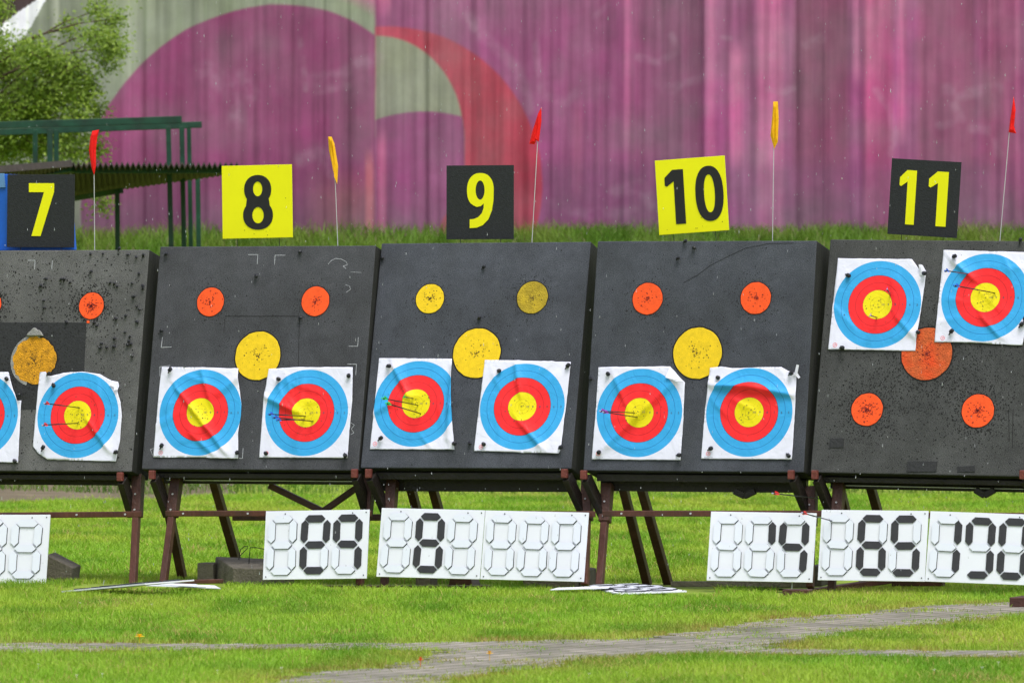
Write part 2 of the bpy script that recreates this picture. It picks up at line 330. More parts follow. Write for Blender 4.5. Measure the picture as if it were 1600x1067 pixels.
edge = np.clip(1.15-ed/.29, 0, 1)*np.clip((fbm(X, Y, .25, 55, 3)-.3)*2.2, 0, 1)
hs_ = .75+.7*fbm(X, Y, .8, 91, 3)
C = gcol(X, Y, edge*.85); H = H*hs_*np.where(inp, .55, 1)*(1-.35*edge)
k = keep; blades('lawn_grass', X[k], Y[k], np.zeros(k.sum()), H[k], W_[k], C[k], 1.7, 'short bright green lawn grass around the target stands', 'grass')
x, y = scatter(60.5, 76, 420); z = bank(y); hh = (.07+.05*rng.random(len(x)))*(1+np.clip((y-68)/6, 0, 1)*1.2)*(.6+.9*fbm(x, y, .7, 5, 3))
x2, y2 = scatter(71, 75.4, 900); z2 = bank(y2); h2 = (.08+.13*rng.random(len(x2)))*(.35+1.4*fbm(x2, y2, .55, 9, 3))*np.where(x2 < -.6, .6, 1.0)
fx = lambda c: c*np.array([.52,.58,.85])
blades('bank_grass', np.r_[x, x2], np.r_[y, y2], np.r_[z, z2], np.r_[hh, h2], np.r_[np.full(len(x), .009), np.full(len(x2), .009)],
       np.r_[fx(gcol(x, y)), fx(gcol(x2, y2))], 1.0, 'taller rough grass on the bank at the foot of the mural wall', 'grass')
# small white flowers
fm = MB(); fp = [(237,950),(125,948),(375,945),(980,1058),(340,1055),(1460,1054),(1535,1050),(920,1060),(440,1051),(120,1062),(160,1060),(700,1060),(1560,1042),(60,1045),(1480,955)]
for px, py in fp:
    g = G(px, py); g.z = .018
    for q in range(6):
        a = q*math.pi/3; fm.face([g, g+V((math.cos(a-.4)*.005, math.sin(a-.4)*.005, .003)), g+V((math.cos(a)*.008, math.sin(a)*.008, .006)), g+V((math.cos(a+.4)*.005, math.sin(a+.4)*.005, .003))])
    fm.tube([g-V((0, 0, .018)), g], .001, 4)
tag(fm.build('daisies', flat('petal', lin(235,235,235))), 'tiny white daisies dotted over the lawn', 'flower', kind='stuff')
def blossom(px, py, col, label, r=.02, cat='flower'):
    g = G(px, py); b = MB(); n = 14
    for q in range(n):
        a = q*2*math.pi/n; d = V((math.cos(a), math.sin(a), 0)); s = V((-d.y, d.x, 0))
        b.face([V((0,0,.03))-s*.002, V((0,0,.03))+s*.002, d*r+s*.004+V((0,0,.036)), d*r*1.15+V((0,0,.034)), d*r-s*.004+V((0,0,.036))])
        b.face([V((0,0,.034))-s*.002, V((0,0,.034))+s*.002, d*r*.6+s*.003+V((0,0,.044)), d*r*.6-s*.003+V((0,0,.044))])
    b.tube([(0,0,0), (0,0,.032)], .0015, 5); tag(b.build(('dandelion' if cat == 'flower' else 'leaf'), flat('petal_'+cat, col), M=Matrix.Translation(g)), label, cat)
blossom(218, 1006, lin(250,200,10), 'yellow dandelion flower at the edge of the thin path strip', .02)
blossom(765, 1033, lin(230,180,30), 'small yellow dandelion growing on the grey paved path', .014)
blossom(657, 1043, lin(235,90,40), 'small orange fallen leaf on the edge of the paved path', .010, 'leaf')
# ---------------------------------------------------------------- mural wall
WD = 75.0; sc = WD/FPX
gx = np.arange(-160, 1761, 2.4); gz = np.r_[np.arange(-320, 0, 16.0), np.arange(0, 412, 2.4)]
PX, PY = np.meshgrid(gx, gz)
def mix(c, d, m): return c*(1-m[..., None])+np.array(d)*m[..., None]
L3 = lambda r, g, b: np.array(lin(r, g, b)[:3])
wob = (fbm(PX, PY, 60, 3, 3)-.5)*7
c = np.zeros(PX.shape+(3,)); c[:] = L3(152,72,120)
sm = lambda d, wd=1.6: np.clip(.5-d/(2*wd), 0, 1)     # inside when d<0
x_, y_ = PX+wob*.4, PY+wob*.4
# pink / darker bands of the right hand panels
def band(c, x0, x1, col, al, y0=-999, y1=999, soft=10):
    m = np.clip((x_-x0)/soft, 0, 1)*np.clip((x1-x_)/soft, 0, 1)*np.clip((y_-y0)/30, 0, 1)*np.clip((y1-y_)/30, 0, 1)*al
    return mix(c, col, m)
c = band(c, 1098, 1122, L3(196,96,148), .75); c = band(c, 1135, 1165, L3(205,95,150), .8, 60, 270); c = band(c, 1180, 1228, L3(192,88,140), .8)
c = band(c, 1236, 1330, L3(128,62,92), .75); c = band(c, 1330, 1350, L3(200,100,150), .6, -99, 140); c = band(c, 1345, 1400, L3(178,76,122), .7)
c = band(c, 1400, 1420, L3(200,98,146), .7, -99, 230); c = band(c, 1430, 1530, L3(138,66,98), .6); c = band(c, 1525, 1600, L3(160,70,112), .5)
c = band(c, 975, 1100, L3(132,70,104), .6); c = band(c, 890, 915, L3(182,88,134), .6, 150, 320); c = band(c, 970, 990, L3(180,90,135), .6, -99, 240)
c = band(c, 586, 1600, L3(118,66,108), .35, 240, 999, 20)
# big purple disc on the left panel
m_left = sm(x_-586, 1.2)
dl = np.where(PX < 445, np.hypot(x_-445, y_-327)-319, np.hypot((x_-445), (y_-240))-232)
disc = np.where(y_ > 300, sm(128-x_), sm(dl)) if False else sm(dl)
disc = np.where((y_ > 240) & (x_ > 445), 1, disc)
out = mix(np.broadcast_to(L3(138,144,120), c.shape).copy(), L3(172,108,136), np.clip((x_-395)/120, 0, 1)*np.clip((dl-20)/25, 0, 1))
out = mix(out, L3(118,124,104), np.clip((150-x_)/80, 0, 1)*.5)
out = band(out, 197, 206, L3(190,194,166), .8); out = band(out, 80, 98, L3(180,180,160), .6, -99, 120)
pur = mix(np.broadcast_to(L3(142,58,106), c.shape).copy(), L3(112,56,94), np.clip((y_-200)/150, 0, 1)*.7)
pur = mix(pur, L3(150,84,96), sm(x_-600, 60)*np.clip((x_-470)/60, 0, 1)*np.clip((y_-255)/50, 0, 1)*.8)
pur = band(pur, 568, 586, L3(188,96,106), .7, 230, 999, 6)
lft = out*(1-disc[..., None])+pur*disc[..., None]
c = c*(1-m_left[..., None])+lft*m_left[..., None]
# red ring, olive crescent, purple disc on the second panel
mr_ = (1-m_left)
ring = sm(np.hypot((x_-604)/243, (y_-288)/247)*245-245)*mr_
c = mix(c, L3(176,52,76), ring)
c = mix(c, L3(205,70,100), ring*sm(x_-625, 12)*.5)
inn = sm(np.hypot((x_-588)/137, (y_-215)/160)*150-150)*mr_; inn = np.maximum(inn, sm(x_-725)*mr_*(y_ > 215))
c = mix(c, L3(140,142,118), inn)
c = mix(c, L3(146,66,116), inn*sm(np.hypot((x_-662)/190, (y_-325)/150)*170-170)); c = mix(c, L3(146,66,116), inn*(y_ > 215))
c = band(c, 587, 606, L3(200,92,140), .6, 195, 999, 5); c = band(c, 587, 612, L3(205,110,150), .6, -999, 30, 4)
c = mix(c, L3(172,48,70), (1-m_left)*sm(np.hypot(x_-725, (y_-360))-38)*(x_ < 726))
# white horn-shaped stripe and brown corner, far left
tri = np.clip(1-(x_+y_*1.55-78)/2.5, 0, 1)
white = sm((x_*.55+y_*1.0)-39.5, 1.5)
brown = pip([(-400,-400), (66,-400), (58,0), (30,18), (0,42), (-30,58), (-400,200)], x_, y_).astype(float)
horn = pip([(72,0), (66,10), (54,32), (40,55), (22,76), (0,88), (-60,110), (-400,300), (-400,200), (-30,58), (0,42), (30,18), (58,0), (80,-30), (92,-30)], x_, y_).astype(float)
c = mix(c, L3(66,48,50), brown); c = mix(c, L3(225,222,232), horn)
# pale old spray strokes
def stroke(c, pts, wd, al, col=L3(176,136,158)):
    m = np.zeros(PX.shape)
    for (x0, y0), (x1, y1) in zip(pts, pts[1:]):
        dx, dy = x1-x0, y1-y0; t = np.clip(((x_-x0)*dx+(y_-y0)*dy)/(dx*dx+dy*dy+1e-6), 0, 1)
        m = np.maximum(m, np.clip(1.4-np.hypot(x_-x0-t*dx, y_-y0-t*dy)/wd, 0, 1))
    return mix(c, col, m*al*.62*np.clip(fbm(PX, PY, 14, 7, 3)*2-.35, 0, 1))
for pts, wd in (([(835,60),(842,110),(850,150),(885,160),(900,145)],7), ([(998,90),(1030,98),(1060,80),(1050,55)],6), ([(1025,130),(1050,142),(1066,130),(1100,122)],7),
    ([(1368,140),(1390,170),(1400,210),(1392,240)],6), ([(490,125),(530,118),(560,100),(590,92)],10), ([(495,140),(540,135)],8), ([(730,20),(760,60),(810,110),(830,170)],9),
    ([(930,25),(950,8)],5), ([(1128,58),(1145,60)],4), ([(1480,140),(1500,148),(1560,138)],9), ([(1490,160),(1500,185),(1470,195)],8), ([(1520,200),(1555,205),(1560,240)],8), ([(470,250),(500,235),(520,270)],10),
    ([(1200,140),(1225,145),(1240,138)],5), ([(960,300),(1000,290),(1020,320)],10), ([(860,320),(920,335),(990,330)],9), ([(735,30),(745,60)],6), ([(320,110),(360,140),(370,190)],14), ([(380,120),(395,150)],12), ([(1260,70),(1285,60)],8), ([(470,60),(478,140)],5)):
    c = stroke(c, pts, wd, .42)
# dirt runs: long vertical streaks and mottling
st1 = fbm(PX, PY, 7, 201, 3, 26); st2 = fbm(PX, PY, 30, 301, 3, 14); mt = fbm(PX, PY, 40, 401, 5)
c = c*(1+(st1-.5)*.55+(st2-.5)*.5+(mt-.5)*.35)[..., None]
low = np.clip((PY-250)/110, 0, 1)*.25*(.5+fbm(PX, PY, 25, 501, 3)); c = c*(1-low[..., None])+L3(100,80,96)*low[..., None]
ds = np.clip(fbm(PX, PY, 70, 601, 5)*1.2-.25, 0, 1)[..., None]*.5; gr = c.mean(-1, keepdims=True); c = c*(1-ds)+(gr*1.05+.012)*ds
c = np.clip(c, .004, .9)*np.array([1.08,1.09,1.14])
prof = np.zeros(len(gx)); xx = -160.0; r2 = random.Random(12); kx = [xx]; kd = [0]; sgn = 1
while xx < 1770:
    wd = r2.choice((9, 13, 18, 24, 30)); xx += wd; kx.append(xx); kd.append(sgn*r2.uniform(.004, .02)); sgn = -sgn
    kx.append(xx+r2.choice((3, 5, 9))); kd.append(sgn*r2.uniform(.004, .02)); xx = kx[-1]
prof = np.interp(gx, kx, kd); ker = np.array([1, 2, 1])/4; prof = np.convolve(prof, ker, 'same')+.006*np.tanh(2.2*np.sin(gx*2*math.pi/19.0+.8*np.sin(gx/140)))*np.interp(gx, [-160, 200, 420, 585, 590, 760, 900, 1100, 1300, 1760], [.8,1,.5,.6,1.2,1.1,.7,1,.8,1])
step = np.where(gx < 586, .0, np.where(gx < 1100, .09, np.where(gx < 1292, .02, .08)))
yy = WD-(prof[None, :]*(1+.35*(fbm(PX, PY, 60, 9, 2, 5)-.5)*2))-.02*fbm(PX, PY, 50, 19, 3, 3)+step[None, :]
co = np.stack([(PX-800)*sc, yy, CAMH-(PY-533.5)*sc], -1).reshape(-1, 3)
ny_, nx_ = PX.shape; idx = np.arange(ny_*nx_).reshape(ny_, nx_)
q = np.stack([idx[1:, :-1], idx[1:, 1:], idx[:-1, 1:], idx[:-1, :-1]], -1).reshape(-1, 4)
me = bpy.data.meshes.new('mural_wall'); me.vertices.add(len(co)); me.vertices.foreach_set('co', co.reshape(-1)); me.loops.add(q.size); me.loops.foreach_set('vertex_index', q.reshape(-1).astype(np.int32))
me.polygons.add(len(q)); me.polygons.foreach_set('loop_start', (np.arange(len(q))*4).astype(np.int32)); me.polygons.foreach_set('loop_total', np.full(len(q), 4, np.int32))
me.polygons.foreach_set('use_smooth', np.ones(len(q), bool)); me.update(calc_edges=True)
ca = me.color_attributes.new('col', 'FLOAT_COLOR', 'POINT'); ca.data.foreach_set('color', np.concatenate([c.reshape(-1, 3), np.ones((len(co), 1))], 1).reshape(-1))
me.materials.append(mat('mural_paint', (1,1,1,1), .55, .08, 5, .15, 12, attr='col', spec=.35))
wall = empty('mural_wall', Matrix.Identity(4), 'tall corrugated hall wall painted with a magenta mural of discs', 'wall')
wo = bpy.data.objects.new('painted_cladding', me); COL.objects.link(wo); wo.parent = wall
b = MB(); b.box(-11, 11, WD+.25, WD+.6, 1.5, 9.5); b.build('backing_wall', M_conc, wall)
# ---------------------------------------------------------------- tree at the left, beyond the shelter
tr = empty('leafy_tree', Matrix.Translation((-5.9, 70, float(bank(70)))), 'light green leafy tree reaching over the green shelter from the left', 'tree')
T0 = V((-5.9, 70, float(bank(70))))
clumps = [(10,180,45,40,1.6),(50,170,40,30,1.2),(0,104,30,16,.8),(70,90,30,16,.7),(120,190,20,18,.5),(100,150,40,20,.9),(-20,230,60,40,1.5),(60,225,40,26,1.1),(20,120,45,38,1.1),(60,150,45,35,1.1),(110,110,40,26,.9),(130,150,28,20,.45),(150,175,18,14,.25),(175,75,22,10,.45),(150,60,22,6,.35),(165,45,6,18,.12),(180,30,14,4,.1),(165,95,10,16,.15),
          (30,200,50,40,1.2),(90,215,45,30,.8),(-4,66,14,12,.4),(-6,14,10,16,.5),(45,80,30,12,.4),(110,240,36,16,.5),(150,235,16,10,.25),(5,235,40,22,.8),(-40,150,60,90,2),(153,16,6,14,.12),(70,110,40,20,.6),(110,45,18,5,.15),(160,320,6,12,.12),(140,135,18,10,.3)]
tb = MB(); tb.tube([(0,0,-.1), (.1,.05,.7), (.05,0,1.4), (.15,0,2.2)], [.13,.1,.08,.06], 10)
TI = Matrix.Translation(-T0)
LX = []
for i, (cx, cy, rx, ry, dn) in enumerate(clumps):
    D = 70+rng.uniform(-.7, .7); c3 = PD(cx, cy, D); a = c3-T0; s0 = V((.1, 0, rng.uniform(.6, 2.0)))
    if cy < 300:
        mid = s0.lerp(a, .5)+V((0, 0, rng.uniform(.05, .3))); tb.tube([s0, s0.lerp(mid, .5)+V((.02,.02,.03)), mid, mid.lerp(a, .6)+V((0,0,.04)), a], [.02,.015,.011,.007,.004], 6)
    ux, uz = rx*D/FPX, ry*D/FPX
    nt_ = int(26*dn)+3
    for t in range(nt_):
        th = rng.uniform(0, 6.28); rr = rng.random()**.6; e = a+V((math.cos(th)*rr*ux, rng.uniform(-1, 1)*(.45 if dn > .3 else .12), math.sin(th)*rr*uz))
        p0 = a.lerp(e, .25); tb.tube([p0, p0.lerp(e, .6)+V((0, 0, .02)), e], [.006,.004,.002], 4)
        n = int(rng.integers(40, 64)); d = (e-p0); 
        for k in range(n):
            LX.append(list(p0+d*rng.uniform(.2, 1.15)+V(rng.normal(0, .072, 3)))+[rng.random()*.5+rng.random()*.3+.2*(t % 3)/2])
tb.build('trunk', M_bark, tr, smooth=True)
LX = np.array(LX); n = len(LX)
nrm = rng.normal(0, 1, (n, 3)); nrm[:, 2] = abs(nrm[:, 2])+.5; nrm[:, 1] -= .4; nrm /= np.linalg.norm(nrm, axis=1)[:, None]
u = np.cross(nrm, rng.normal(0, 1, (n, 3))); u /= np.linalg.norm(u, axis=1)[:, None]; v_ = np.cross(nrm, u); ls = rng.uniform(.014, .029, (n, 1))
vt = np.stack([LX[:, :3]-u*ls, LX[:, :3]+v_*ls*.5+nrm*ls*.12, LX[:, :3]+u*ls, LX[:, :3]-v_*ls*.5+nrm*ls*.12], 1)
me = bpy.data.meshes.new('crown'); me.vertices.add(n*4); me.vertices.foreach_set('co', vt.reshape(-1)); me.loops.add(n*4); me.loops.foreach_set('vertex_index', np.arange(n*4, dtype=np.int32))
me.polygons.add(n); me.polygons.foreach_set('loop_start', (np.arange(n)*4).astype(np.int32)); me.polygons.foreach_set('loop_total', np.full(n, 4, np.int32)); me.update(calc_edges=True)
a_ = LX[:, 3:4]; cc = (L3(84,122,30)*(1-a_)+L3(168,192,72)*a_)*.9; ca = me.color_attributes.new('col', 'FLOAT_COLOR', 'POINT')
ca.data.foreach_set('color', np.repeat(np.concatenate([cc, np.ones((n, 1))], 1), 4, 0).reshape(-1)); me.materials.append(M_leaf)
o = bpy.data.objects.new('crown', me); COL.objects.link(o); o.parent = tr
# ---------------------------------------------------------------- green steel shelter on the bank
sh = empty('steel_shelter', Matrix.Translation(PD(60, 560, 65)), 'green steel post shelter with dark corrugated roof under the leafy tree', 'shelter')
SI = sh.matrix_world.inverted()
def sbar(name, a, b, wd, m=M_green, side=(1,0,0)):
    q = MB(); q.bar(SI @ PD(*a), SI @ PD(*b), wd, wd, side, ); return q.build(name, m, sh, bevel=.004)
def gpy(D): return 533.5-(float(bank(D))-CAMH)/D*FPX
for x0, y0, x1, D, wd in ((55,203,56,65.6,.045),(78,203,79,65.2,.05),(88,203,89,65.8,.045),(263,198,270,65.0,.045),(284,198,288,66,.045),(295,195,298,66.6,.04),(183,298,186,65.8,.045),(309,274,309,67.2,.045)):
    sbar('post', (x0, y0, D), (x1+ (4 if x0 > 200 else 0), gpy(D)+3, D), wd)
sbar('roof_beam', (-30,197,65.2), (284,187,65.2), .065, side=(0,1,0)); sbar('roof_beam', (-30,208,65.9), (315,195,66.2), .06, side=(0,1,0)); sbar('roof_beam', (110,266,64.3), (372,266,64.3), .06, side=(0,1,0))
sbar('roof_beam', (118,310,66.2), (190,298,65.8), .05, side=(0,1,0)); sbar('roof_beam', (-30,282,62.5), (112,264,64.2), .06, side=(0,1,0))
def sheet(name, n1, n2, f1, f2, cnt, amp):
    a1, a2, b1, b2 = (SI @ PD(*p) for p in (n1, n2, f1, f2)); q = MB(); k = 0
    for i in range(cnt*2+1):
        t = i/(cnt*2); h = amp if i % 2 else -amp
        for e, g in ((a1.lerp(a2, t), b1.lerp(b2, t)),): q.v += [tuple(e+V((0,0,h))), tuple(g+V((0,0,h*.3))), tuple(e+V((0,0,h-.018))), tuple(g+V((0,0,h*.3-.018)))]
        if i:
            c4 = 4*(i-1); d4 = 4*i; q.f += [(c4,d4,d4+1,c4+1), (c4+2,c4+3,d4+3,d4+2), (c4,c4+2,d4+2,d4), (c4+1,d4+1,d4+3,c4+3)]; q.m += [0]*4
    return q.build(name, M_roof, sh)
sheet('roof_sheet', (110,256,64), (374,257,64), (116,304,66.6), (374,268,66.2), 31, .022)
sheet('roof_sheet', (-40,272,60.5), (109,256,64), (-40,300,64), (114,304,66.6), 22, .012)
q = MB(); q.bar(SI @ PD(-40,268,60.4), SI @ PD(110,256,63.9), .03, .06, (0,1,0)); q.build('fascia', M_roof, sh)
# ---------------------------------------------------------------- butts
BUTT = {7: ((-138,735),(206,737),(-110,390),(234,392)), 8: ((221,733),(560,735),(249,385),(587,384)), 9: ((563,731),(893,732),(595,380),(925,378)),
        10: ((911,735),(1256,738),(932,378),(1275,375)), 11: ((1266,738),(1618,745),(1291,374),(1642,377))}
PLUG = {7: [(143,478,20,M_orange),(-17,476,20,M_orange),(54,563,35,M_ochre)], 8: [(329,472,21.5,M_orange),(493,471,22,M_orange),(403,556,36,M_yel)],
        9: [(672,467,22,M_yel),(832,465,24,M_olive),(745,552,37,M_yel)], 10: [(1012,467,23,M_orange),(1181,466,23,M_orange),(1090,552,37,M_yel)],
        11: [(1448,553,38,M_orange2),(1355,640,23.5,M_orange),(1528,642,24,M_orange)]}
SIZE = {}
desc = {7: 'pin-studded dark foam butt under the number 7 sign', 8: 'dark foam butt with chalk corner marks under the yellow 8 sign', 9: 'dark foam butt with three yellow plugs under the black 9 sign',
        10: 'dark foam butt with one scratched arc under the yellow 10 sign', 11: 'pockmarked dark foam butt with its orange plugs low, under the 11 sign'}
FM = {}; TH = .25
def hexring(b, cx, cz, r, y, n=28, jit=.0, m=0, rr=random):
    b.face([(cx+math.cos(a)*r*(1+rr.uniform(-jit, jit)), y, cz+math.sin(a)*r*(1+rr.uniform(-jit, jit))) for a in [2*math.pi*i/n for i in range(n)]], m)
for k, (bl, br, tl, trr) in BUTT.items():
    a, b_ = P(*bl), P(*br); mid = (a+b_)/2; top = hit((tl[0]+trr[0])/2, (tl[1]+trr[1])/2, mid, R); v = top-mid
    M = frame(a, b_-a, v); FM[k] = M; wdt, hgt = (b_-a).length, v.length; SIZE[k] = (wdt, hgt)
    print('butt', k, 'w %.3f h %.3f lean %.1f z %.3f' % (wdt, hgt, math.degrees(math.atan2(v.dot(B), v.z)), a.z))
    e = empty('archery_butt', M, desc[k], 'archery butt', 'foam archery butts in a row')
    q = MB(); NX, NZ = 14, 14; rs = random.Random(k)
    # foam slab: layers visible as shallow grooves on the sides; face gently uneven
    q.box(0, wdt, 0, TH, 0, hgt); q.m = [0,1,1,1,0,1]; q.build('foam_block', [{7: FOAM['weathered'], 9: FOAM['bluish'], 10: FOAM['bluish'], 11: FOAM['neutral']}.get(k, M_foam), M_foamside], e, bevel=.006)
    holes = MB()
    def hole(cx, cz, r):
        if not (.01 < cx < wdt-.01 and .01 < cz < hgt-.01): return
        r *= HS
        n = rs.choice((5, 6, 7)); ph = rs.random()*6
        pts = [(cx+math.cos(ph+6.283*i/n)*r*rs.uniform(.6, 1.3), -.0012, cz+math.sin(ph+6.283*i/n)*r*rs.uniform(.6, 1.3)) for i in range(n)]
        holes.face(pts)
    dens = {7: 800, 8: 300, 9: 300, 10: 320, 11: 1100}[k]; HS = {7: 1.35, 11: 1.3}.get(k, 1.0)
    for i, (cx, cy, rp, mt_) in enumerate(PLUG[k]):
        p = hit_local(M, cx, cy); r = rp/290*1.02/math.cos(YAW)*.985; pb = MB()
        pb.v = []; nseg = 40; ring0 = []
        for j in range(nseg): 
            an = 6.283*j/nseg; jr = 1+rs.uniform(-.012, .012)*(4 if mt_ is M_ochre else 1); ring0.append((p.x+math.cos(an)*r*jr, p.z+math.sin(an)*r*jr*(1.03)))
        pb.prism(ring0, -.0035, .05); po = pb.build('foam_plug', mt_, e, bevel=.0015)
        gap = MB(); gap.face([(p.x+(x-p.x)*1.05, -.0016, p.z+(z-p.z)*1.05+.001) for x, z in ring0]); gap.build('plug_gap', M_hole, e)
        sp = MB(); cnt = {M_orange: 45, M_yel: 60, M_ochre: 90, M_olive: 30, M_orange2: 90}[mt_]*(3 if k in (7, 11) and mt_ is M_orange else 1)
        for j in range(cnt):
            an = rs.random()*6.28; d = min(abs(rs.gauss(0, .38)), .93)*r; x, z = p.x+math.cos(an)*d, p.z+math.sin(an)*d; rr = rs.uniform(.0015, .0042); n = 5; ph = rs.random()*6
            sp.face([(x+math.cos(ph+1.2566*t)*rr*rs.uniform(.6, 1.5), -.0048, z+math.sin(ph+1.2566*t)*rr*rs.uniform(.5, 1.2)) for t in range(n)])
        tag(sp.build('plug_holes', flat('plug_hole', (lin(120,22,12) if mt_ in (M_orange, M_orange2) else lin(88,66,20))), po), kind='stuff')
        for j in range(dens//2):
            an = rs.random()*6.28; d = r*(1+abs(rs.gauss(0, .45 if k != 11 else .9))); hole(p.x+math.cos(an)*d, p.z+math.sin(an)*d, rs.uniform(.0012, .0033))
    for j in range(dens): hole(rs.random()*wdt, rs.random()*hgt, rs.uniform(.001, .0028)*(1.6 if rs.random() < .08 else 1))
    if k == 7:
        for j in range(500): hole(rs.gauss(wdt*.62, .28), rs.gauss(hgt*.8, .2), rs.uniform(.001, .004))
    if k == 11:
        for j in range(1500): hole(rs.gauss(wdt*.55, .25), rs.gauss(hgt*.45, .2), rs.uniform(.001, .003))
    tag(holes.build('arrow_holes', M_hole, e), kind='stuff')
    def quad(name, pts, m, y=-.004, jit=.002):
        pp = [hit_local(M, *t) for t in pts]; z = MB(); z.prism([(t.x, t.z) for t in pp], y, .003); z.build(name, m, e); return z
    def line(pts, wd=.0028, m=M_chalk, name='chalk_mark'):
        pp = [hit_local(M, *t) for t in pts]; z = MB()
        for s0, s1 in zip(pp, pp[1:]):
            d = (s1-s0).normalized(); nn = V((-d.z, 0, d.x))*wd/2
            z.face([(s0+nn)+V((0,-.0014,0)), (s0-nn)+V((0,-.0014,0)), (s1-nn)+V((0,-.0014,0)), (s1+nn)+V((0,-.0014,0))])
        z.build(name, m, e)
    if k == 7:
        z = MB()   # newer square of foam let in round the middle plug
        pp = [hit_local(M, *t) for t in ((-100,504),(135,504),(129,640),(-105,640))]; z.prism([(t.x, t.z) for t in pp], -.0009, .003); z.build('inset_square', M_tape, e)
        z = MB(); p = hit_local(M, 56, 520); z.prism([(p.x-.05+.1*i/8, p.z-.02+.05*math.sin(math.pi*i/8)*rs.uniform(.7, 1.1)) for i in range(9)], -.02, .005); z.build('filler_lump', M_grey, e, bevel=.004)
        z = MB(); pc = hit_local(M, 54, 563)
        ar = [math.radians(a) for a in range(80, 262, 7)]; z.prism([(pc.x+math.cos(a)*.142, pc.z+math.sin(a)*.146) for a in ar]+[(pc.x+math.cos(a)*.124, pc.z+math.sin(a)*.128) for a in reversed(ar)], -.003, .0); z.build('filler_rim', M_grey, e)
        line([(44,407),(55,407),(54,421)]); line([(82,407),(81,421)])
        quad('orange_fragment', ((136,501),(140,501),(140,505),(136,505)), M_orange)
    if k == 8:
        line([(388,398),(403,398),(402,413)]); line([(446,399),(430,399),(429,414)]); line([(254,527),(252,543),(268,542)]); line([(560,527),(559,541),(545,541)])
        line([(250,588),(250,573),(266,571)]); line([(380,700),(379,716),(374,716)]); line([(543,569),(557,569),(556,586)]); line([(241,700),(235,702),(239,712)], .002)
        line([(513,413),(517,408),(524,404),(533,405),(541,409),(543,414),(536,416),(541,420)], .0022); line([(540,445),(546,447),(548,452),(541,457)], .002); line([(548,425),(565,426)], .0015)
        line([(548,660),(554,664),(549,670),(553,676),(548,679)], .002)
        line([(352,494),(468,494),(466,580)], .0025, M_hole, 'cut_line'); line([(352,494),(350,520)], .002, M_hole, 'cut_line')
    if k == 10:
        line([(1068,442),(1090,430),(1110,415),(1135,402),(1165,388),(1200,381),(1240,380)], .0022, M_hole, 'scratch')
    if k == 11:
        quad('tape_patch', ((1297,685),(1319,685),(1318,699),(1296,699)), M_tape); quad('tape_patch', ((1418,721),(1465,721),(1463,737),(1417,737)), M_tape); quad('tape_patch', ((1496,729),(1524,728),(1523,737),(1496,737)), M_tape)
        line([(1576,640),(1577,690)], .003, M_hole, 'cut_line'); line([(1583,640),(1582,700)], .003, M_hole, 'cut_line')
# ---------------------------------------------------------------- target faces
FACES = [
 (7, (-34,650), [(-105,576),(14,582),(16,590),(22,610),(28,626),(34,626),(31,680),(29,723),(-108,719)], [], 'target face of butt 7 cut off by the left edge of the photo', []),
 (7, (122.4,649), [(63,582),(72,581),(78,588),(100,583),(130,581),(157,585),(175,595),(185,597),(187,603),(184,611),(189,628),(191,650),(188,690),(182,721),(75,718),(60,708),(52,697),(57,640),(61,600)], [((.05,-.02),(.2,-.2),.012)], 'target face with arched top and cut corner, right one on butt 7', []),
 (8, (314.1,645), [(253.5,573.5),(307.6,574.3),(373,576),(373.7,597),(378,632),(377,649),(373,675),(373,717),(330,716),(322,714.8),(240,714.5),(249.5,608)], [((-.16,.14),(.16,-.22),.014),((-.02,.24),(.06,.04),.01),((.1,.1),(.22,.2),.01),((-.05,-.12),(.1,-.24),.01)], 'creased target face without arrows, left one on butt 8', []),
 (8, (479.7,645.4), [(421,577),(464,574),(552,574),(551,626),(548,660),(543.6,715.6),(405.6,715),(412,628)], [((-.24,.08),(-.06,-.0),.016),((-.04,-.24),(-.03,.24),.006),((-.12,.05),(-.06,.22),.006)], 'target face with three blue-fletched arrows, right one on butt 8', []),
 (9, (650.8,631.3), [(593,560),(650,560.5),(707,561),(707,620),(708,660),(711,703),(645,702.5),(578.4,702),(585,640)], [((.19,.22),(.2,-.2),.018),((-.16,.22),(-.04,.02),.012),((-.24,-.06),(-.06,.04),.012)], 'target face with three green-fletched arrows, left one on butt 9', []),
 (9, (816.7,636), [(758.5,562.5),(817,564),(892.5,566),(887.5,615),(881.5,660),(877.7,699),(876,705),(873.7,709),(741,704.7),(750,630)], [((-.06,.24),(-.02,.06),.013),((-.02,-.08),(.14,-.24),.012)], 'target face with one hole in its red ring, right one on butt 9', []),
 (10, (999.7,645.3), [(935.8,574),(1048,572.7),(1070.7,598),(1068,660),(1064,719),(925.4,717.7),(932.4,629.4)], [((-.2,-.22),(.22,.2),.014),((-.16,.2),(-.08,.04),.008)], 'target face with folded corner and two purple-fletched arrows, left on butt 10', []),
 (10, (1171.2,644.5), [(1110,575),(1127.8,573),(1145,575.7),(1198,574),(1221.5,574),(1233,580),(1244.6,583),(1245,601.6),(1242,652.5),(1238,718),(1096,716.8),(1102,641)], [((-.22,.14),(.0,.13),.022),((.0,.13),(.24,.09),.02)], 'sagging target face with torn strip at its corner, right one on butt 10', []),
 (11, (1371.6,476.6), [(1310,404.3),(1425.8,405.7),(1436.6,421.4),(1437.6,414.5),(1442.5,415),(1447.4,424.4),(1446,440),(1440.5,479.5),(1432.7,530.7),(1430.7,548.8),(1294.5,546.4)], [((.1,-.06),(.24,-.2),.008)], 'target face high on butt 11 with two short-looking arrows', []),
 (11, (1540,465.5), [(1475,391.5),(1618,395),(1614,440),(1606,500),(1598,540),(1592,540),(1515,535.6),(1460.6,535)], [((-.2,.2),(-.08,.1),.016),((-.02,-.1),(.1,-.22),.01)], 'target face high on butt 11 at the right edge of the photo', [])]
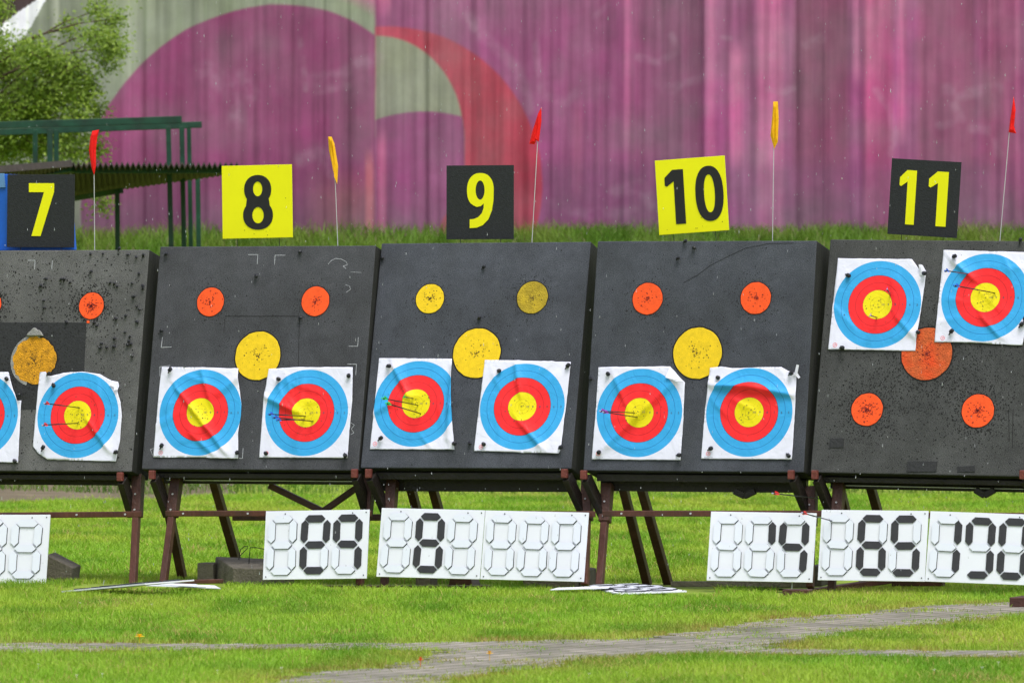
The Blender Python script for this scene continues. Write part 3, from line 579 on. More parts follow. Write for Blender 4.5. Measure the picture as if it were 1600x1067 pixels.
PAPER = []
def text_mesh(txt, size):
    cu = bpy.data.curves.new('t', 'FONT'); cu.body = txt; cu.size = size; cu.align_x = 'CENTER'; cu.align_y = 'CENTER'; cu.resolution_u = 2
    o = bpy.data.objects.new('t', cu); COL.objects.link(o); dg = bpy.context.evaluated_depsgraph_get(); me = bpy.data.meshes.new_from_object(o.evaluated_get(dg)); bpy.data.objects.remove(o)
    vs = [tuple(x.co) for x in me.vertices]; fs = [tuple(p.vertices) for p in me.polygons]; bpy.data.meshes.remove(me); return vs, fs
TXT = {}
for fi, (k, cpx, poly, creases, label, _) in enumerate(FACES):
    M = FM[k]; c0 = hit_local(M, *cpx); pts = []
    pp = [hit_local(M, *t) for t in poly]; pl = [(t.x-c0.x, t.z-c0.z) for t in pp]
    dense = densify(pl, .02, .0004, fi); n = len(dense); st = .012
    mnx, mxx = min(p[0] for p in dense), max(p[0] for p in dense); mnz, mxz = min(p[1] for p in dense), max(p[1] for p in dense)
    GX, GZ = np.meshgrid(np.arange(mnx+st/2, mxx, st), np.arange(mnz+st/2, mxz, st)); ins = pip(dense, GX, GZ)
    inner = [(float(a), float(b)) for a, b in zip(GX[ins], GZ[ins])]
    r = delaunay_2d_cdt([V(p) for p in dense+inner], [], [list(range(n))], 1, 1e-5)
    vx = np.array([v[:] for v in r[0]]); fs = r[2]
    cs = list(creases); rr_ = random.Random(fi*5+1)
    for q_ in range(6):
        a = rr_.uniform(0, 6.28); x0, z0 = rr_.uniform(-.2, .2), rr_.uniform(-.2, .2); l = rr_.uniform(.06, .2); cs.append(((x0, z0), (x0+math.cos(a)*l, z0+math.sin(a)*l), rr_.uniform(.003, .006)))
    off = np.full(len(vx), .004)
    for (a0, b0, h) in cs:
        dx, dz = b0[0]-a0[0], b0[1]-a0[1]; t = np.clip(((vx[:,0]-a0[0])*dx+(vx[:,1]-a0[1])*dz)/(dx*dx+dz*dz), 0, 1)
        d = np.hypot(vx[:,0]-a0[0]-t*dx, vx[:,1]-a0[1]-t*dz); side = np.sign((vx[:,0]-a0[0])*dz-(vx[:,1]-a0[1])*dx)
        wdd = np.where(side > 0, .014, .05); off += 1.5*h*np.exp(-d/wdd*1.6)*(.4+.6*np.sin(math.pi*np.clip(t*.8+.1, 0, 1)))
    off += .006*fbm(vx[:,0]+fi, vx[:,1], .12, 40+fi, 3)
    MW = M @ Matrix.Translation((c0.x, 0, c0.z))
    me = bpy.data.meshes.new('target_face'); me.from_pydata([(a, -o_, b) for (a, b), o_ in zip(vx, off)], [], [tuple(f) for f in fs])
    uv = me.uv_layers.new(name='metres'); li = np.empty(len(me.loops), np.int32); me.loops.foreach_get('vertex_index', li); uv.data.foreach_set('uv', vx[li].reshape(-1))
    me.materials.append(face_material(fi+1)); me.polygons.foreach_set('use_smooth', [True]*len(me.polygons))
    e = empty('target_face', MW, label, 'target face', 'paper target faces pinned to the butts')
    o = bpy.data.objects.new('paper_sheet', me); COL.objects.link(o); o.parent = e
    sd_ = o.modifiers.new('s', 'SOLIDIFY'); sd_.thickness = .0006; sd_.offset = 1
    from mathutils.kdtree import KDTree
    kd = KDTree(len(vx))
    for i, p in enumerate(vx): kd.insert((p[0], p[1], 0), i)
    kd.balance(); PAPER.append((MW, kd, off, vx))
    def oy(x, z): return -float(max(off[i] for _, i, _ in kd.find_n((x, z, 0), 3)))-.0014
    nb = MB()
    for tx, rr0 in (('10', .03), ('9', .06), ('8', .1), ('7', .14), ('6', .18), ('5', .22)):
        if rr0 > mxx-.01: continue
        if tx not in TXT: TXT[tx] = text_mesh(tx, .017)
        kk = len(nb.v); y = oy(rr0, 0); nb.v += [(a+rr0, y, b) for a, b, _ in TXT[tx][0]]; nb.f += [tuple(kk+i for i in f) for f in TXT[tx][1]]; nb.m += [0]*len(TXT[tx][1])
    if nb.v: nb.build('ring_numbers', M_ink, o)
    # printed red ring emblem and tiny caption lines at the lower left corner
    ex_, ez_ = -.215, -.225
    if fi != 0 and fi != 1:
        em = MB(); y = oy(ex_, ez_)
        for i in range(16):
            a, b2 = 6.283*i/16, 6.283*(i+1)/16; em.face([(ex_+math.cos(a)*.012, y, ez_+math.sin(a)*.012), (ex_+math.cos(b2)*.012, y, ez_+math.sin(b2)*.012), (ex_+math.cos(b2)*.0095, y, ez_+math.sin(b2)*.0095), (ex_+math.cos(a)*.0095, y, ez_+math.sin(a)*.0095)])
        em.face([(ex_-.006, y, ez_-.003), (ex_+.006, y, ez_-.001), (ex_+.002, y, ez_+.005)]); em.build('printed_emblem', M_inkred, o)
        cp = MB(); 
        for j, wd_ in enumerate((.05, .036)):
            z = ez_-.02-.007*j; y = oy(ex_, z)
            for s_ in range(int(wd_/.006)): cp.face([(ex_-.02+s_*.006, y, z), (ex_-.016+s_*.006, y, z), (ex_-.016+s_*.006, y, z+.0016), (ex_-.02+s_*.006, y, z+.0016)])
        cp.build('caption_print', M_ink, o)
    # scattered arrow holes in the paper
    hb = MB()
    for j in range(26):
        a = rr_.uniform(0, 6.28); d = abs(rr_.gauss(0, .07)); x, z = math.cos(a)*d, math.sin(a)*d; r0 = rr_.uniform(.0014, .0032); y = oy(x, z)-.0004
        if not pip(dense, np.array([x]), np.array([z]))[0]: continue
        hb.face([(x+math.cos(1.2566*t+a)*r0*rr_.uniform(.6, 1.5), y, z+math.sin(1.2566*t+a)*r0*rr_.uniform(.6, 1.4)) for t in range(5)])
    if hb.v: hb.build('paper_holes', flat('paper_hole', (.08,.06,.03,1)), o)
    def flap(name, pts, y0, lift, m=M_paper):
        ll = [hit_local(MW, *t) for t in pts]; z = MB(); k2 = len(ll); yb = oy(ll[0].x, ll[0].z)
        z.prism([(t.x, t.z) for t in ll], yb-y0-.0008, yb-y0)
        zo = z.build(name, m, e)
        for v2 in zo.data.vertices:      # lift the free end
            d = math.hypot(v2.co.x-ll[0].x, v2.co.z-ll[0].z); v2.co.y -= lift*d
    if fi == 6: flap('folded_corner', [(1048,573),(1070.7,598),(1060,598),(1053,595),(1042,591)], .001, .22)
    if fi == 7: flap('torn_strip', [(1236,585),(1243,583),(1247,571),(1251,572),(1248,584),(1253,591),(1250,593),(1244,587)], .002, .3)
    if fi == 1: flap('torn_corner', [(175,597),(182,603),(186,603),(187,610),(180,611),(181,606),(173,603)], .003, .2)
    if fi == 8: flap('torn_strip', [(1438,430),(1437,415),(1442,415),(1446,424),(1445,434)], .002, .2)
# ---------------------------------------------------------------- pins
def pin_mesh(seed):
    r = random.Random(seed); q = MB(); a = r.uniform(-.4, .9); L_ = r.uniform(.022, .034); d = V((math.sin(a)*.5, -1, -abs(math.cos(a))*r.uniform(.2, .9))).normalized()
    d = V((r.uniform(.5, .95), -.55, r.uniform(-.3, .15))).normalized(); L_ *= 1.25; q.tube([V((0,.004,0)), d*L_*.5], .0032, 6); q.tube([d*L_*.4, d*L_*.55, d*L_*.9, d*L_], [.006, .0095, .009, .005], 8); return q.mesh('pin', M_pin)
PINM = [pin_mesh(i) for i in range(6)]
def pin(M, px, py, off, label, group, s=1.0):
    p = hit_local(M, px, py, -off); o = bpy.data.objects.new('pin', random.choice(PINM)); COL.objects.link(o)
    o.matrix_world = M @ Matrix.Translation((p.x, -off, p.z)) @ Matrix.Rotation(random.uniform(-.9, .9), 4, 'Y') @ Matrix.Scale(s, 4); tag(o, label, 'pin', group)
who = ['the cut-off target face', 'the arched target face of butt 7', 'the left target face of butt 8', 'the right target face of butt 8', 'the left target face of butt 9', 'the right target face of butt 9', 'the left target face of butt 10', 'the right target face of butt 10', 'the high left target face of butt 11', 'the rightmost target face of butt 11']
PP = [[('upper right corner',8,589),('right edge',25,616),('lower right corner',20.6,717)], [('upper left tip',72,586),('upper left edge',82,598),('lower left corner',64,705),('lower right corner',176,708)],
 [('upper left corner',262,583),('lower left corner',249,702),('lower right corner',367,709)], [('upper left corner',431,591),('upper right corner',545,583),('lower left corner',413,706),('lower right corner',538,707)],
 [('upper left corner',603,572),('lower left corner',590,688),('lower right corner',705,693)], [('upper left corner',776,580),('upper right corner',882,577),('lower left corner',753,692),('lower right corner',871,701)],
 [('upper left corner',948,581),('lower left corner',932,709),('lower right corner',1056,711)], [('upper left corner',1118,589),('upper right corner',1231,586),('lower left corner',1105,703),('lower right corner',1228,708)],
 [('upper left corner',1320,428),('upper right tab',1439,427),('lower right edge',1431,518),('lower left corner',1311,543)], [('upper left corner',1486,402),('lower left corner',1482,523),('lower right edge (lower)',1591,512),('lower right edge (upper)',1598,504)]]
for fi, L_ in enumerate(PP):
    for where, px, py in L_: pin(FM[FACES[fi][0]], px, py, .008, 'pin at the %s of %s' % (where, who[fi]), 'pins holding the target faces', 1.25)
sp7 = [(375,65),(425,68),(490,58),(525,75),(565,78),(590,88),(185,177),(160,212),(245,183),(262,190),(285,197),(450,200),(470,205),(482,207),(545,190),(575,147),(590,197),(590,222),(548,252),(553,258),(565,290),(575,300),(520,325),(478,335),(562,350),(395,375),(385,368),(175,268),(178,300),(515,398),(470,430),(410,462),(415,448),(440,455),(465,460),(535,425),(530,440),(540,452),(525,450),(545,492),(270,350),(372,150)]
for a, b2 in sp7: pin(FM[7], a/2.667, 370+b2/2.667, 0, 'spare black pin stuck in the bare upper foam of butt 7', 'spare pins stuck in butt 7', random.uniform(.65, .95))
for k, px, py, where in ((8,256,399,'near its upper left corner'),(8,249,517,'at its left edge'),(8,466,394,'at its top right of the 8 sign'),(8,466,496,'between the yellow plug and the right orange plug'),(8,398,429,'above its yellow plug'),
    (9,594,402,'near its upper left corner'),(9,752,421,'above and between its small plugs'),(9,745,499,'just above its big yellow plug'),(9,733,689,'between its two target faces'),
    (10,1067,379,'on its top edge under the 10 sign'),(10,1081,386,'below its top edge right of the other pins'),(10,1056,406,'under the 10 sign, lowest of three'),(10,920,587,'at its left edge'),(11,1592,381,'near its upper right corner')):
    pin(FM[k], px, py, 0, 'stray black pin in butt %d %s' % (k, where), 'stray pins in the other butts')
# ---------------------------------------------------------------- arrows
def arrow(tip, tail, colr, label, group='arrows shot into the targets'):
    L_ = (tail-tip).length; d = (tail-tip).normalized(); M = frame(tip, d, UP if abs(d.z) < .9 else R)     # local x runs to the nock
    e = empty('arrow', M, label, 'arrow', group)
    q = MB(); q.tube([(-.03,0,0), (L_,0,0)], .0032, 8); q.build('shaft', M_carbon, e, smooth=True)
    f = MB()
    for i in range(3):
        a = math.radians(90+120*i); u = V((0, math.cos(a), math.sin(a))); x0 = L_-.075
        s_ = V((0, -u.z, u.y))*.0007; prof_ = [V((x0,0,0))+u*.003, V((x0+.03,0,0))+u*.012, V((x0+.052,0,0))+u*.013, V((x0+.055,0,0))+u*.003]
        f.hexa([p+s_ for p in prof_], [p-s_ for p in prof_])
    f.build('fletching', FL[colr], e)
    nn = MB(); nn.tube([(L_,0,0), (L_+.008,0,0), (L_+.016,0,0)], [.0034,.004,.0028], 8); nn.build('nock', FL['white' if colr in ('red', 'purple') else colr], e)
def face_arrow(k, tail, tip, colr, label, L0=.56):
    M = FM[k]; tp = M @ hit_local(M, tip[0], tip[1], -.01); tl = M @ hit_local(M, tail[0], tail[1], -L0); arrow(tp, tl, colr, label)
face_arrow(7, (70,630), (124,637), 'red', 'red-fletched arrow in butt 7, the upper of two'); face_arrow(7, (67,664), (122,661), 'red', 'red-fletched arrow in butt 7, the lower of two')
face_arrow(8, (420,647), (477,650), 'blue', 'blue-fletched arrow in butt 8, topmost of three'); face_arrow(8, (427,652), (489,658), 'blue', 'blue-fletched arrow in butt 8, the one reaching farthest right'); face_arrow(8, (433,656), (475,655.5), 'blue', 'blue-fletched arrow in butt 8, shortest looking, lowest nock')
face_arrow(9, (598,622), (653,633), 'green', 'green-fletched arrow in butt 9, middle of three'); face_arrow(9, (604,630), (657,646), 'green', 'green-fletched arrow in butt 9, lowest of three'); face_arrow(9, (631,620), (645,622), 'green', 'green-fletched arrow in butt 9, nearly end-on and topmost')
face_arrow(10, (938,642), (992,645), 'purple', 'purple-fletched arrow in butt 10, the upper of two'); face_arrow(10, (943,643.5), (997,652), 'purple', 'purple-fletched arrow in butt 10, the lower of two')
face_arrow(11, (1386,452), (1391,461), 'purple', 'arrow seen nearly end-on in the red ring, high on butt 11'); face_arrow(11, (1360,493), (1370,496), 'purple', 'arrow seen nearly end-on at the lower yellow, high on butt 11')
face_arrow(11, (1477,423), (1513,428), 'blue', 'upper arrow in the rightmost target face', .5); face_arrow(11, (1491,446), (1554,458), 'blue', 'lower arrow in the rightmost target face, in its yellow')
arrow(P(1291,780,.12), P(1208,770.5,-.5), 'red', 'missed red-fletched arrow sticking in the stand between butts 10 and 11', 'missed arrows below the butts')
arrow(P(1298,813,-.15), P(1254,801,-.62), 'red', 'red-fletched arrow sticking in the score board reading 65', 'missed arrows below the butts')
# ---------------------------------------------------------------- wooden stands
def stand(k, A, Gs, Cs, rail, beams=(), extra=(), foot=(), label=''):
    a = FM[k].translation.copy(); a.z = 0; M = base_M(a); e = empty('butt_stand', M, label, 'stand', 'stained wooden stands under the butts'); I = M.inverted()
    def bar(name, p, q_, wd, dp, m=M_wood, side=R, bv=.004):
        z = MB(); z.bar(I @ p, I @ q_, wd, dp, I.to_3x3() @ V(side)); return z.build(name, m, e, bevel=bv)
    wdt = SIZE[k][0]; FMk = FM[k]; back = FMk.to_3x3() @ V((0,1,0)); ex = FMk.to_3x3() @ V((1,0,0))
    for (top, ft, wd) in A:            # front leg: thick cheek above the rail, thinner leg below
        T, F = P(top[0], top[1], .13), P(ft[0], ft[1], -.05); mdp = T.lerp(F, .34)
        bar('front_leg', T.lerp(F, .30), F, .037, .045); bar('leg_cheek', T+(T-F)*.06, mdp, .058, .06, M_woodd)
    for (s0, e0) in Gs:
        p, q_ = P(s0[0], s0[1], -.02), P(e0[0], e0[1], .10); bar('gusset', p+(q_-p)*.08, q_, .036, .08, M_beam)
        sb = (q_-p).normalized(); bar('retaining_block', p-B*.02+V((0,0,-.022)), p-B*.02+V((0,0,.026)), .034, .03, M_woodr)
    for (s0, e0) in Cs: bar('rear_leg', P(s0[0], s0[1], .42)+V((0,0,.0))-(P(e0[0], e0[1], .86)-P(s0[0], s0[1], .42))*.25, P(e0[0], e0[1], .86), .045, .045, M_woodd)
    if rail: bar('front_rail', P(rail[0], rail[1], -.075), P(rail[2], rail[3], -.075), .032, .022, M_wood, side=UP)
    bh = MB()
    for fx_ in (.085, .4, .72, .93):
        p = I @ P(rail[0]+(rail[2]-rail[0])*fx_, rail[1]+(rail[3]-rail[1])*fx_, -.088); bh.tube([p, p+V((0,-.006,0))], .0055, 7)
    for (top, ft, wd) in A:
        for t_ in (.12, .27):
            p = P(top[0], top[1], .13).lerp(P(ft[0], ft[1], -.05), t_); p = I @ p; p.y -= .03; bh.tube([p, p+V((0,-.01,0))], .005, 7)
    bh.build('bolt_heads', M_wire, e)
    # shelf the foam rests on, following its underside
    o0 = FMk.translation; zl = FMk.to_3x3() @ V((0,0,1))
    for (u0, t0, th, dd) in beams:      # u offset, depth under slab, thickness, extra drop
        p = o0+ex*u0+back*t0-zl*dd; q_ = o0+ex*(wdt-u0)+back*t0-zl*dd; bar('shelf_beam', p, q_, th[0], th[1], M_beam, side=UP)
    if k in (8, 11):
        p = o0+ex*.08+back*.235-zl*.007; q_ = o0+ex*(wdt-.06)+back*.235-zl*.007; p, q_ = (v-B*.052-V((0,0,.004)) for v in (p, q_)); bar('beam_glint', p, q_, .0045, .006, M_white, side=UP, bv=0)  # white strip added to paint the wet reflection along the beam
    for nm, p, q_, wd, dp, mm in extra: bar(nm, p, q_, wd, dp, mm, side=UP)
    return e
BE = ((.06,.08,(.03,.05),.017),(.06,.21,(.03,.05),.02))
BE9 = ((.06,.08,(.04,.05),.022),(.04,.21,(.070,.05),.038))
stand(7, [((216,752),(208,914)), ] and [((216,752),(208,914),0),((-130,752),(-140,912),0)], [((190,745),(207,803)),((-125,745),(-112,803))], [((253,748),(287,911)),((-20,765),(15,905))], (-140,806,221,803), BE,
      [('foot_rail', P(-140,917,-.05), P(82,917,-.05), .03, .05, M_wood)], label='wooden stand under the butt numbered 7')
stand(8, [((276,752),(255,914),0),((577,752),(562,916),0)], [((240,742),(263,803)),((556,740),(574,800))], [((337,762),(378,905)),((642,762),(680,905))], (259,802,580,802), BE,
      [('brace', P(421,758,.3), P(507,800,.3), .035, .03, M_woodd), ('brace', P(560,760,.3), P(503,800,.3), .035, .03, M_woodd), ('back_rail', P(364,808,.44), P(650,808,.44), .036, .03, M_woodd)], label='wooden stand with V-shaped brace under the butt numbered 8')
stand(9, [((613,760),(600,918),0),((918,760),(914,914),0)], [((578,740),(604,800)),((884,740),(912,800))], [((676,762),(715,905)),((974,762),(1012,914))], (598,802,930,803), BE9,
      [('foot_rail', P(505,917,-.04), P(765,917,-.04), .02, .06, M_wood)], label='wooden stand under the butt numbered 9')
stand(10, [((949,765),(937,914),0),((1268,770),(1266,918),0)], [((914,742),(942,802)),((1238,742),(1263,802))], [((1002,762),(1045,914)),((1312,762),(1350,908))], (942,802,1285,802), BE9,
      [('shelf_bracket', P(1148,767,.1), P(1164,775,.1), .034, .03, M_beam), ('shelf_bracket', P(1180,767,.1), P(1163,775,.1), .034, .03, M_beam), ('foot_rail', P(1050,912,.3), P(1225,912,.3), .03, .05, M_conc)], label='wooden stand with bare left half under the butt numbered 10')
stand(11, [((1311,765),(1299,926),0),((1640,765),(1634,925),0)], [((1275,742),(1299,800)),((1600,742),(1625,800))], [((1361,762),(1402,908)),((1680,762),(1720,908))], (1295,804,1660,806), BE,
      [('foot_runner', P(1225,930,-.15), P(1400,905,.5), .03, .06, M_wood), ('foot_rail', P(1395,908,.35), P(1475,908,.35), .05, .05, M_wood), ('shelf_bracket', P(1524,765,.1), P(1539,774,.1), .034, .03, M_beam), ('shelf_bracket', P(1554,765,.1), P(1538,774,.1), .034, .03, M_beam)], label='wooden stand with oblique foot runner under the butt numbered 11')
# ---------------------------------------------------------------- score boards
seg_h = lambda L_, T: [(-L_, 0), (-L_+T/2, T/2), (L_-T/2, T/2), (L_, 0), (L_-T/2, -T/2), (-L_+T/2, -T/2)]
seg_v = lambda L_, T: [(0, -L_), (T/2, -L_+T/2), (T/2, L_-T/2), (0, L_), (-T/2, L_-T/2), (-T/2, -L_+T/2)]
def score_board(M, wdt, hgt, digits, label, group='hanging score boards'):
    e = empty('score_board', M, label, 'score board', group); rs = random.Random(int(wdt*1e5)+len(label))
    q = MB(); q.box(0, wdt, 0, .008, 0, hgt); q.build('panel', [M_white], e, bevel=.001)
    sx, sz = wdt/.59, hgt/.375
    nl = MB()
    for u, v in ((.19, .955), (.84, .955), (.03, .04), (.97, .05), (.97, .96)): nl.tube([(u*wdt, -.003, v*hgt), (u*wdt, .002, v*hgt)], .0035, 8)
    nl.build('nail_heads', M_edge, e)
    for di, lit in enumerate(digits):
        cx, cz = wdt*(.172, .487, .80)[di], hgt*.5
        for nm, x, z, hor in (('a',0,.142,1),('g',0,0,1),('d',0,-.142,1),('f',-.062,.0735,0),('b',.062,.0735,0),('e',-.062,-.0735,0),('c',.062,-.0735,0)):
            if lit is None: continue
            if nm in lit.get('gone', ''): continue
            black = nm in lit['on']; pl = (seg_h(.0575, .040) if hor else seg_v(.0625, .040)); a = rs.gauss(0, .012); jx, jz = rs.gauss(0, .0015), rs.gauss(0, .0015)
            pl = [((x+jx+px_*math.cos(a)-pz*math.sin(a))*sx+cx, (z+jz+px_*math.sin(a)+pz*math.cos(a))*sz+cz) for px_, pz in pl]
            s = MB()
            if black: s.prism(pl, -.005, -.0005, 0); s.build('segment', [M_segb], e)['label'] = 'black score segment'
            else:      # flap turned over: white front, offset dark plate paints its shadow line below and right
                s.prism(pl, -.0065-rs.uniform(0, .002), -.0035, 0, 1)
                s.prism([(p[0]+rs.uniform(.0012, .0026), p[1]-rs.uniform(.0012, .0024)) for p in pl], -.0034, -.0008, 1); s.build('segment', [M_seg, M_edge], e)
    return e
SBN = (B*math.cos(math.radians(11))-UP*math.sin(math.radians(11)))     # hung leaning: foot forward
SBN = SBN.normalized(); SP0 = C0-B*.125+UP*.38
def sb_frame(tl, tr_, br_, bl_):
    h = [hit(*p, SP0, SBN) for p in (tl, tr_, br_, bl_)]; ex = (h[1]-h[0])+(h[2]-h[3]); ev = (h[0]-h[3])+(h[1]-h[2])
    w_, h_ = ex.length/2, ev.length/2; c_ = sum(h, V())/4; M = frame(c_, ex, ev); M.translation = c_-M.to_3x3() @ V((w_/2, 0, h_/2)); return M, w_, h_
o_ = lambda s, **k: dict(on=s, **k)
for cn, dg_, lb in (
  (((-98,804),(75,804),(75,911),(-98,911)), (o_(''), o_(''), o_('')), 'blank white score board cut off by the left edge of the photo'),
  (((415,798),(577,796),(573,903),(411,905.5)), (o_(''), o_('abfged'), o_('abfgc')), 'white score board showing 29 in black segments'),
  (((596,793.5),(757,796.5),(750,905),(588.5,900)), (o_(''), o_('abcdefg'), o_('')), 'white score board showing a single black 8'),
  (((758,796.5),(920,801),(912,908),(751,905)), (o_(''), o_(''), o_('')), 'blank white score board right of the one showing 8'),
  (((1110,798),(1275,802),(1270,909),(1105,907)), (o_(''), o_('b'), o_('fbgc')), 'white score board showing a half formed 14'),
  (((1283.5,796),(1449,798),(1446.5,908),(1278,906)), (o_(''), o_('afgecd'), o_('afgcd')), 'white score board showing 65 in black segments'),
  (((1450.5,798),(1618,804),(1615,914),(1448.5,908)), (o_('bc'), o_('afbcd', gone='e'), o_('afedbc')), 'white score board showing 1, a broken 9 and 0 at the right edge')):
    M, a, b2 = sb_frame(*cn); score_board(M, a, b2, dg_, lb); print('sb %.3f %.3f' % (a, b2))
# score boards lying on the grass
def flat_board(p0, p1, dep, digits, label):
    ex = p1-p0; ev = UP.cross(ex).normalized()+UP*.03; M = frame(p0, ex, ev); return score_board(M, ex.length, dep, digits, label, 'score boards lying on the grass')
Hz = lambda x, y, z: hit(x, y, V((0, 0, z)), UP)
e10 = flat_board(Hz(906,916,.02), Hz(968,926.5,.018), .36, (o_('a'), o_('d'), o_('')), 'score board lying flat on the grass under butt 10')
e78 = flat_board(Hz(96,923,.02), Hz(226,911,.075), .36, (o_('ad'), o_('g'), o_('a')), 'score board tilted on the grass under the gap between butts 7 and 8')
def sheet_on_grass(pts, label, th=.004, m=M_white, name='white_panel'):
    o0 = pts[0]; z = MB(); I = base_M(o0).inverted(); pp = [I @ p for p in pts]
    z.hexa(pp, [p+V((0, 0, -th)) for p in pp]); tag(z.build(name, m, M=base_M(o0)), label, 'panel')
sheet_on_grass([Hz(228,914,.03), Hz(345,918.5,.025), Hz(335,914,.03), Hz(235,911,.04)], 'thin white panel on the grass left of the concrete slab')
sheet_on_grass([Hz(232,912,.045), Hz(322,916.5,.038), Hz(306,912,.04), Hz(240,910,.05)], 'bluish white panel on top of the thin panel left of the slab', m=M_seg)
sheet_on_grass([Hz(860,920.5,.03), Hz(950,918,.035), Hz(955,915,.035), Hz(872,917.5,.03)], 'narrow white panel on the grass under the blank score board')
# ---------------------------------------------------------------- blocks, planks, wires on the ground
def block(front, back, t0, t1, label, m=M_conc, name='concrete_block', bv=.006, cat='block'):
    a = [P(x, y, t0) for x, y in front]; b2 = [P(x, y, t1) for x, y in back]; o0 = (a[0]+a[1])/2; I = base_M(o0).inverted(); z = MB(); z.hexa([I @ p for p in a], [I @ p for p in b2])
    o = z.build(name, m, M=base_M(o0), bevel=bv); return tag(o, label, cat, 'concrete weights behind the stands' if m is M_conc else None)
def sh_(pts, dx, dy): return [(x+dx, y+dy) for x, y in pts]
f = [(60,915),(109,914),(113,887),(72,866)]; block(f, sh_(f, 14, -4), .15, .3, 'tilted brown concrete block beside the leftmost score board')
f = [(364,918),(460,918),(460,889),(364,887)]; block(f, [(331,907),(452,905),(448,874),(337,869)], .02, .42, 'long mossy concrete slab behind the score board showing 29')
f = [(308,907),(334,909),(333,879),(308,879)]; block(f, sh_(f, 12, -1), .3, .45, 'short dark concrete block left of the mossy slab')
f = [(649,919),(672,919),(672,880),(649,880)]; block(f, sh_(f, 12, -3), .3, .45, 'narrow grey concrete block under the score board showing 8')
f = [(700,919),(740,921),(732,890),(705,888)]; block(f, sh_(f, 12, -3), .3, .5, 'tilted dark block under the score board showing 8', M_woodd, 'wooden_block')
f = [(818,918),(900,918),(900,893),(815,890)]; block(f, sh_(f, 12, -4), .1, .5, 'wide grey concrete block under the blank score board of butt 9')
f = [(905,916),(922,916),(922,890),(905,888)]; block(f, sh_(f, 10, -3), .25, .4, 'narrow grey concrete block at the right leg of stand 9')
f = [(1165,918),(1262,918),(1262,895),(1165,895)]; block(f, sh_(f, 12, -3), .2, .5, 'concrete block under the half formed 14 score board')
f = [(1262,916),(1284,916),(1284,884),(1264,884)]; block(f, sh_(f, 12, -3), .3, .5, 'upright grey concrete block between score boards 14 and 65')
f = [(1577,948),(1640,948),(1640,934),(1577,934)]
a = [G(1577,949), G(1650,949)]; z = MB(); o0 = a[0]; z.box(0, .3, 0, .25, 0, .05); tag(z.build('wooden_block', M_woodd, M=frame(o0+V((0,0,.002)), R, UP), bevel=.004), 'dark wooden block on the paved path at the right edge', 'block')
z = MB(); o0 = G(1222,931); z.box(0, .14, 0, .09, 0, .035); tag(z.build('wooden_offcut', M_woodd, M=frame(o0, R, UP), bevel=.004), 'short dark wooden offcut at the end of the oblique foot runner', 'block')
z = MB(); o0 = G(190,921); z.box(-.14, .1, 0, .06, -.015, .01); tag(z.build('wooden_offcut', M_wood, M=frame(o0, R, UP), bevel=.004), 'brown wooden offcut under the tilted score board on the grass', 'block')
z = MB(); o0 = Hz(300,909,.03); z.box(-.1, .16, 0, .06, -.01, .012); tag(z.build('wooden_offcut', M_wood, M=frame(o0, (R+V((0,0,.03))), UP), bevel=.004), 'reddish plank end lying left of the mossy slab', 'block')
def wire(pts, t, rad, m, name, label, cat='wire'):
    p = [P(x, y, t) for x, y in pts]; z = MB(); o0 = p[0]; I = base_M(o0).inverted(); z.tube([I @ q_ for q_ in p], rad, 6); return tag(z.build(name, m, M=base_M(o0)), label, cat)
wire([(373,874),(376,858),(382,853),(387,853),(386,857),(375,868)], .25, .0025, M_bwire, 'wire_loop', 'bent black wire loop standing on the slab beside the rear leg')
wire([(389,880),(390,863),(391,855),(400,855),(415,858)], .2, .0025, M_bwire, 'bent_wire', 'square black wire handle on the slab behind the 29 board')
wire([(1237,926),(1238,905)], -.15, .0035, M_chalk, 'thin_stake', 'thin pale stake in front of the 14 score board', 'stake')
wire([(160,917),(163,906)], -.2, .002, M_chalk, 'thin_stake', 'thin pale twig standing by the tilted board on the grass', 'stake')
# ---------------------------------------------------------------- number signs
def arcs(cx, cy, rx, ry, a0, a1, n, p=2.0):
    out = []
    for i in range(n+1):
        a = math.radians(a0+(a1-a0)*i/n); c_, s_ = math.cos(a), math.sin(a)
        out.append((cx+rx*math.copysign(abs(c_)**(2/p), c_), cy+ry*math.copysign(abs(s_)**(2/p), s_)))
    return out
# glyphs in a unit box: x 0..w, y 0..1
GL = {'1': ([[(.0,.72),(.0,.86),(.17,1.0),(.40,1.0),(.40,0),(.19,0),(.19,.79),(.04,.70)]], .42),
      '7': ([[(0,1),(.5,1),(.5,.84),(.24,0),(.06,0),(.30,.83),(0,.83)]], .5),
      '0': ([arcs(.27,.5,.27,.5,0,360,40,2.3)[:-1], arcs(.27,.5,.105,.345,0,360,32,2.2)[:-1]], .54),
      '8': ([arcs(.27,.735,.245,.265,-38,218,28,2.15)+arcs(.27,.265,.27,.265,142,398,30,2.15), arcs(.27,.745,.085,.135,0,360,22)[:-1], arcs(.27,.265,.105,.15,0,360,22)[:-1]], .54),
      '9': ([arcs(.27,.68,.26,.32,-20,222,30,2.25)+[(.09,.40),(.16,.365),(.23,.36),(.30,.375),(.335,.40),(.33,.32),(.30,.25),(.245,.19),(.17,.155),(.07,.15),(.07,0),(.18,.0),(.29,.03),(.39,.1),(.465,.2),(.515,.33),(.53,.48)], arcs(.265,.69,.09,.175,0,360,24)[:-1]], .54)}
GL['9'][0][0][:] = arcs(.27,.685,.265,.315,0,225,30,2.25)+[(.13,.415),(.2,.385),(.28,.40),(.34,.45),(.335,.36),(.30,.27),(.23,.2),(.14,.165),(.06,.16),(.06,0),(.2,.01),(.32,.055),(.43,.16),(.5,.32),(.53,.5)]
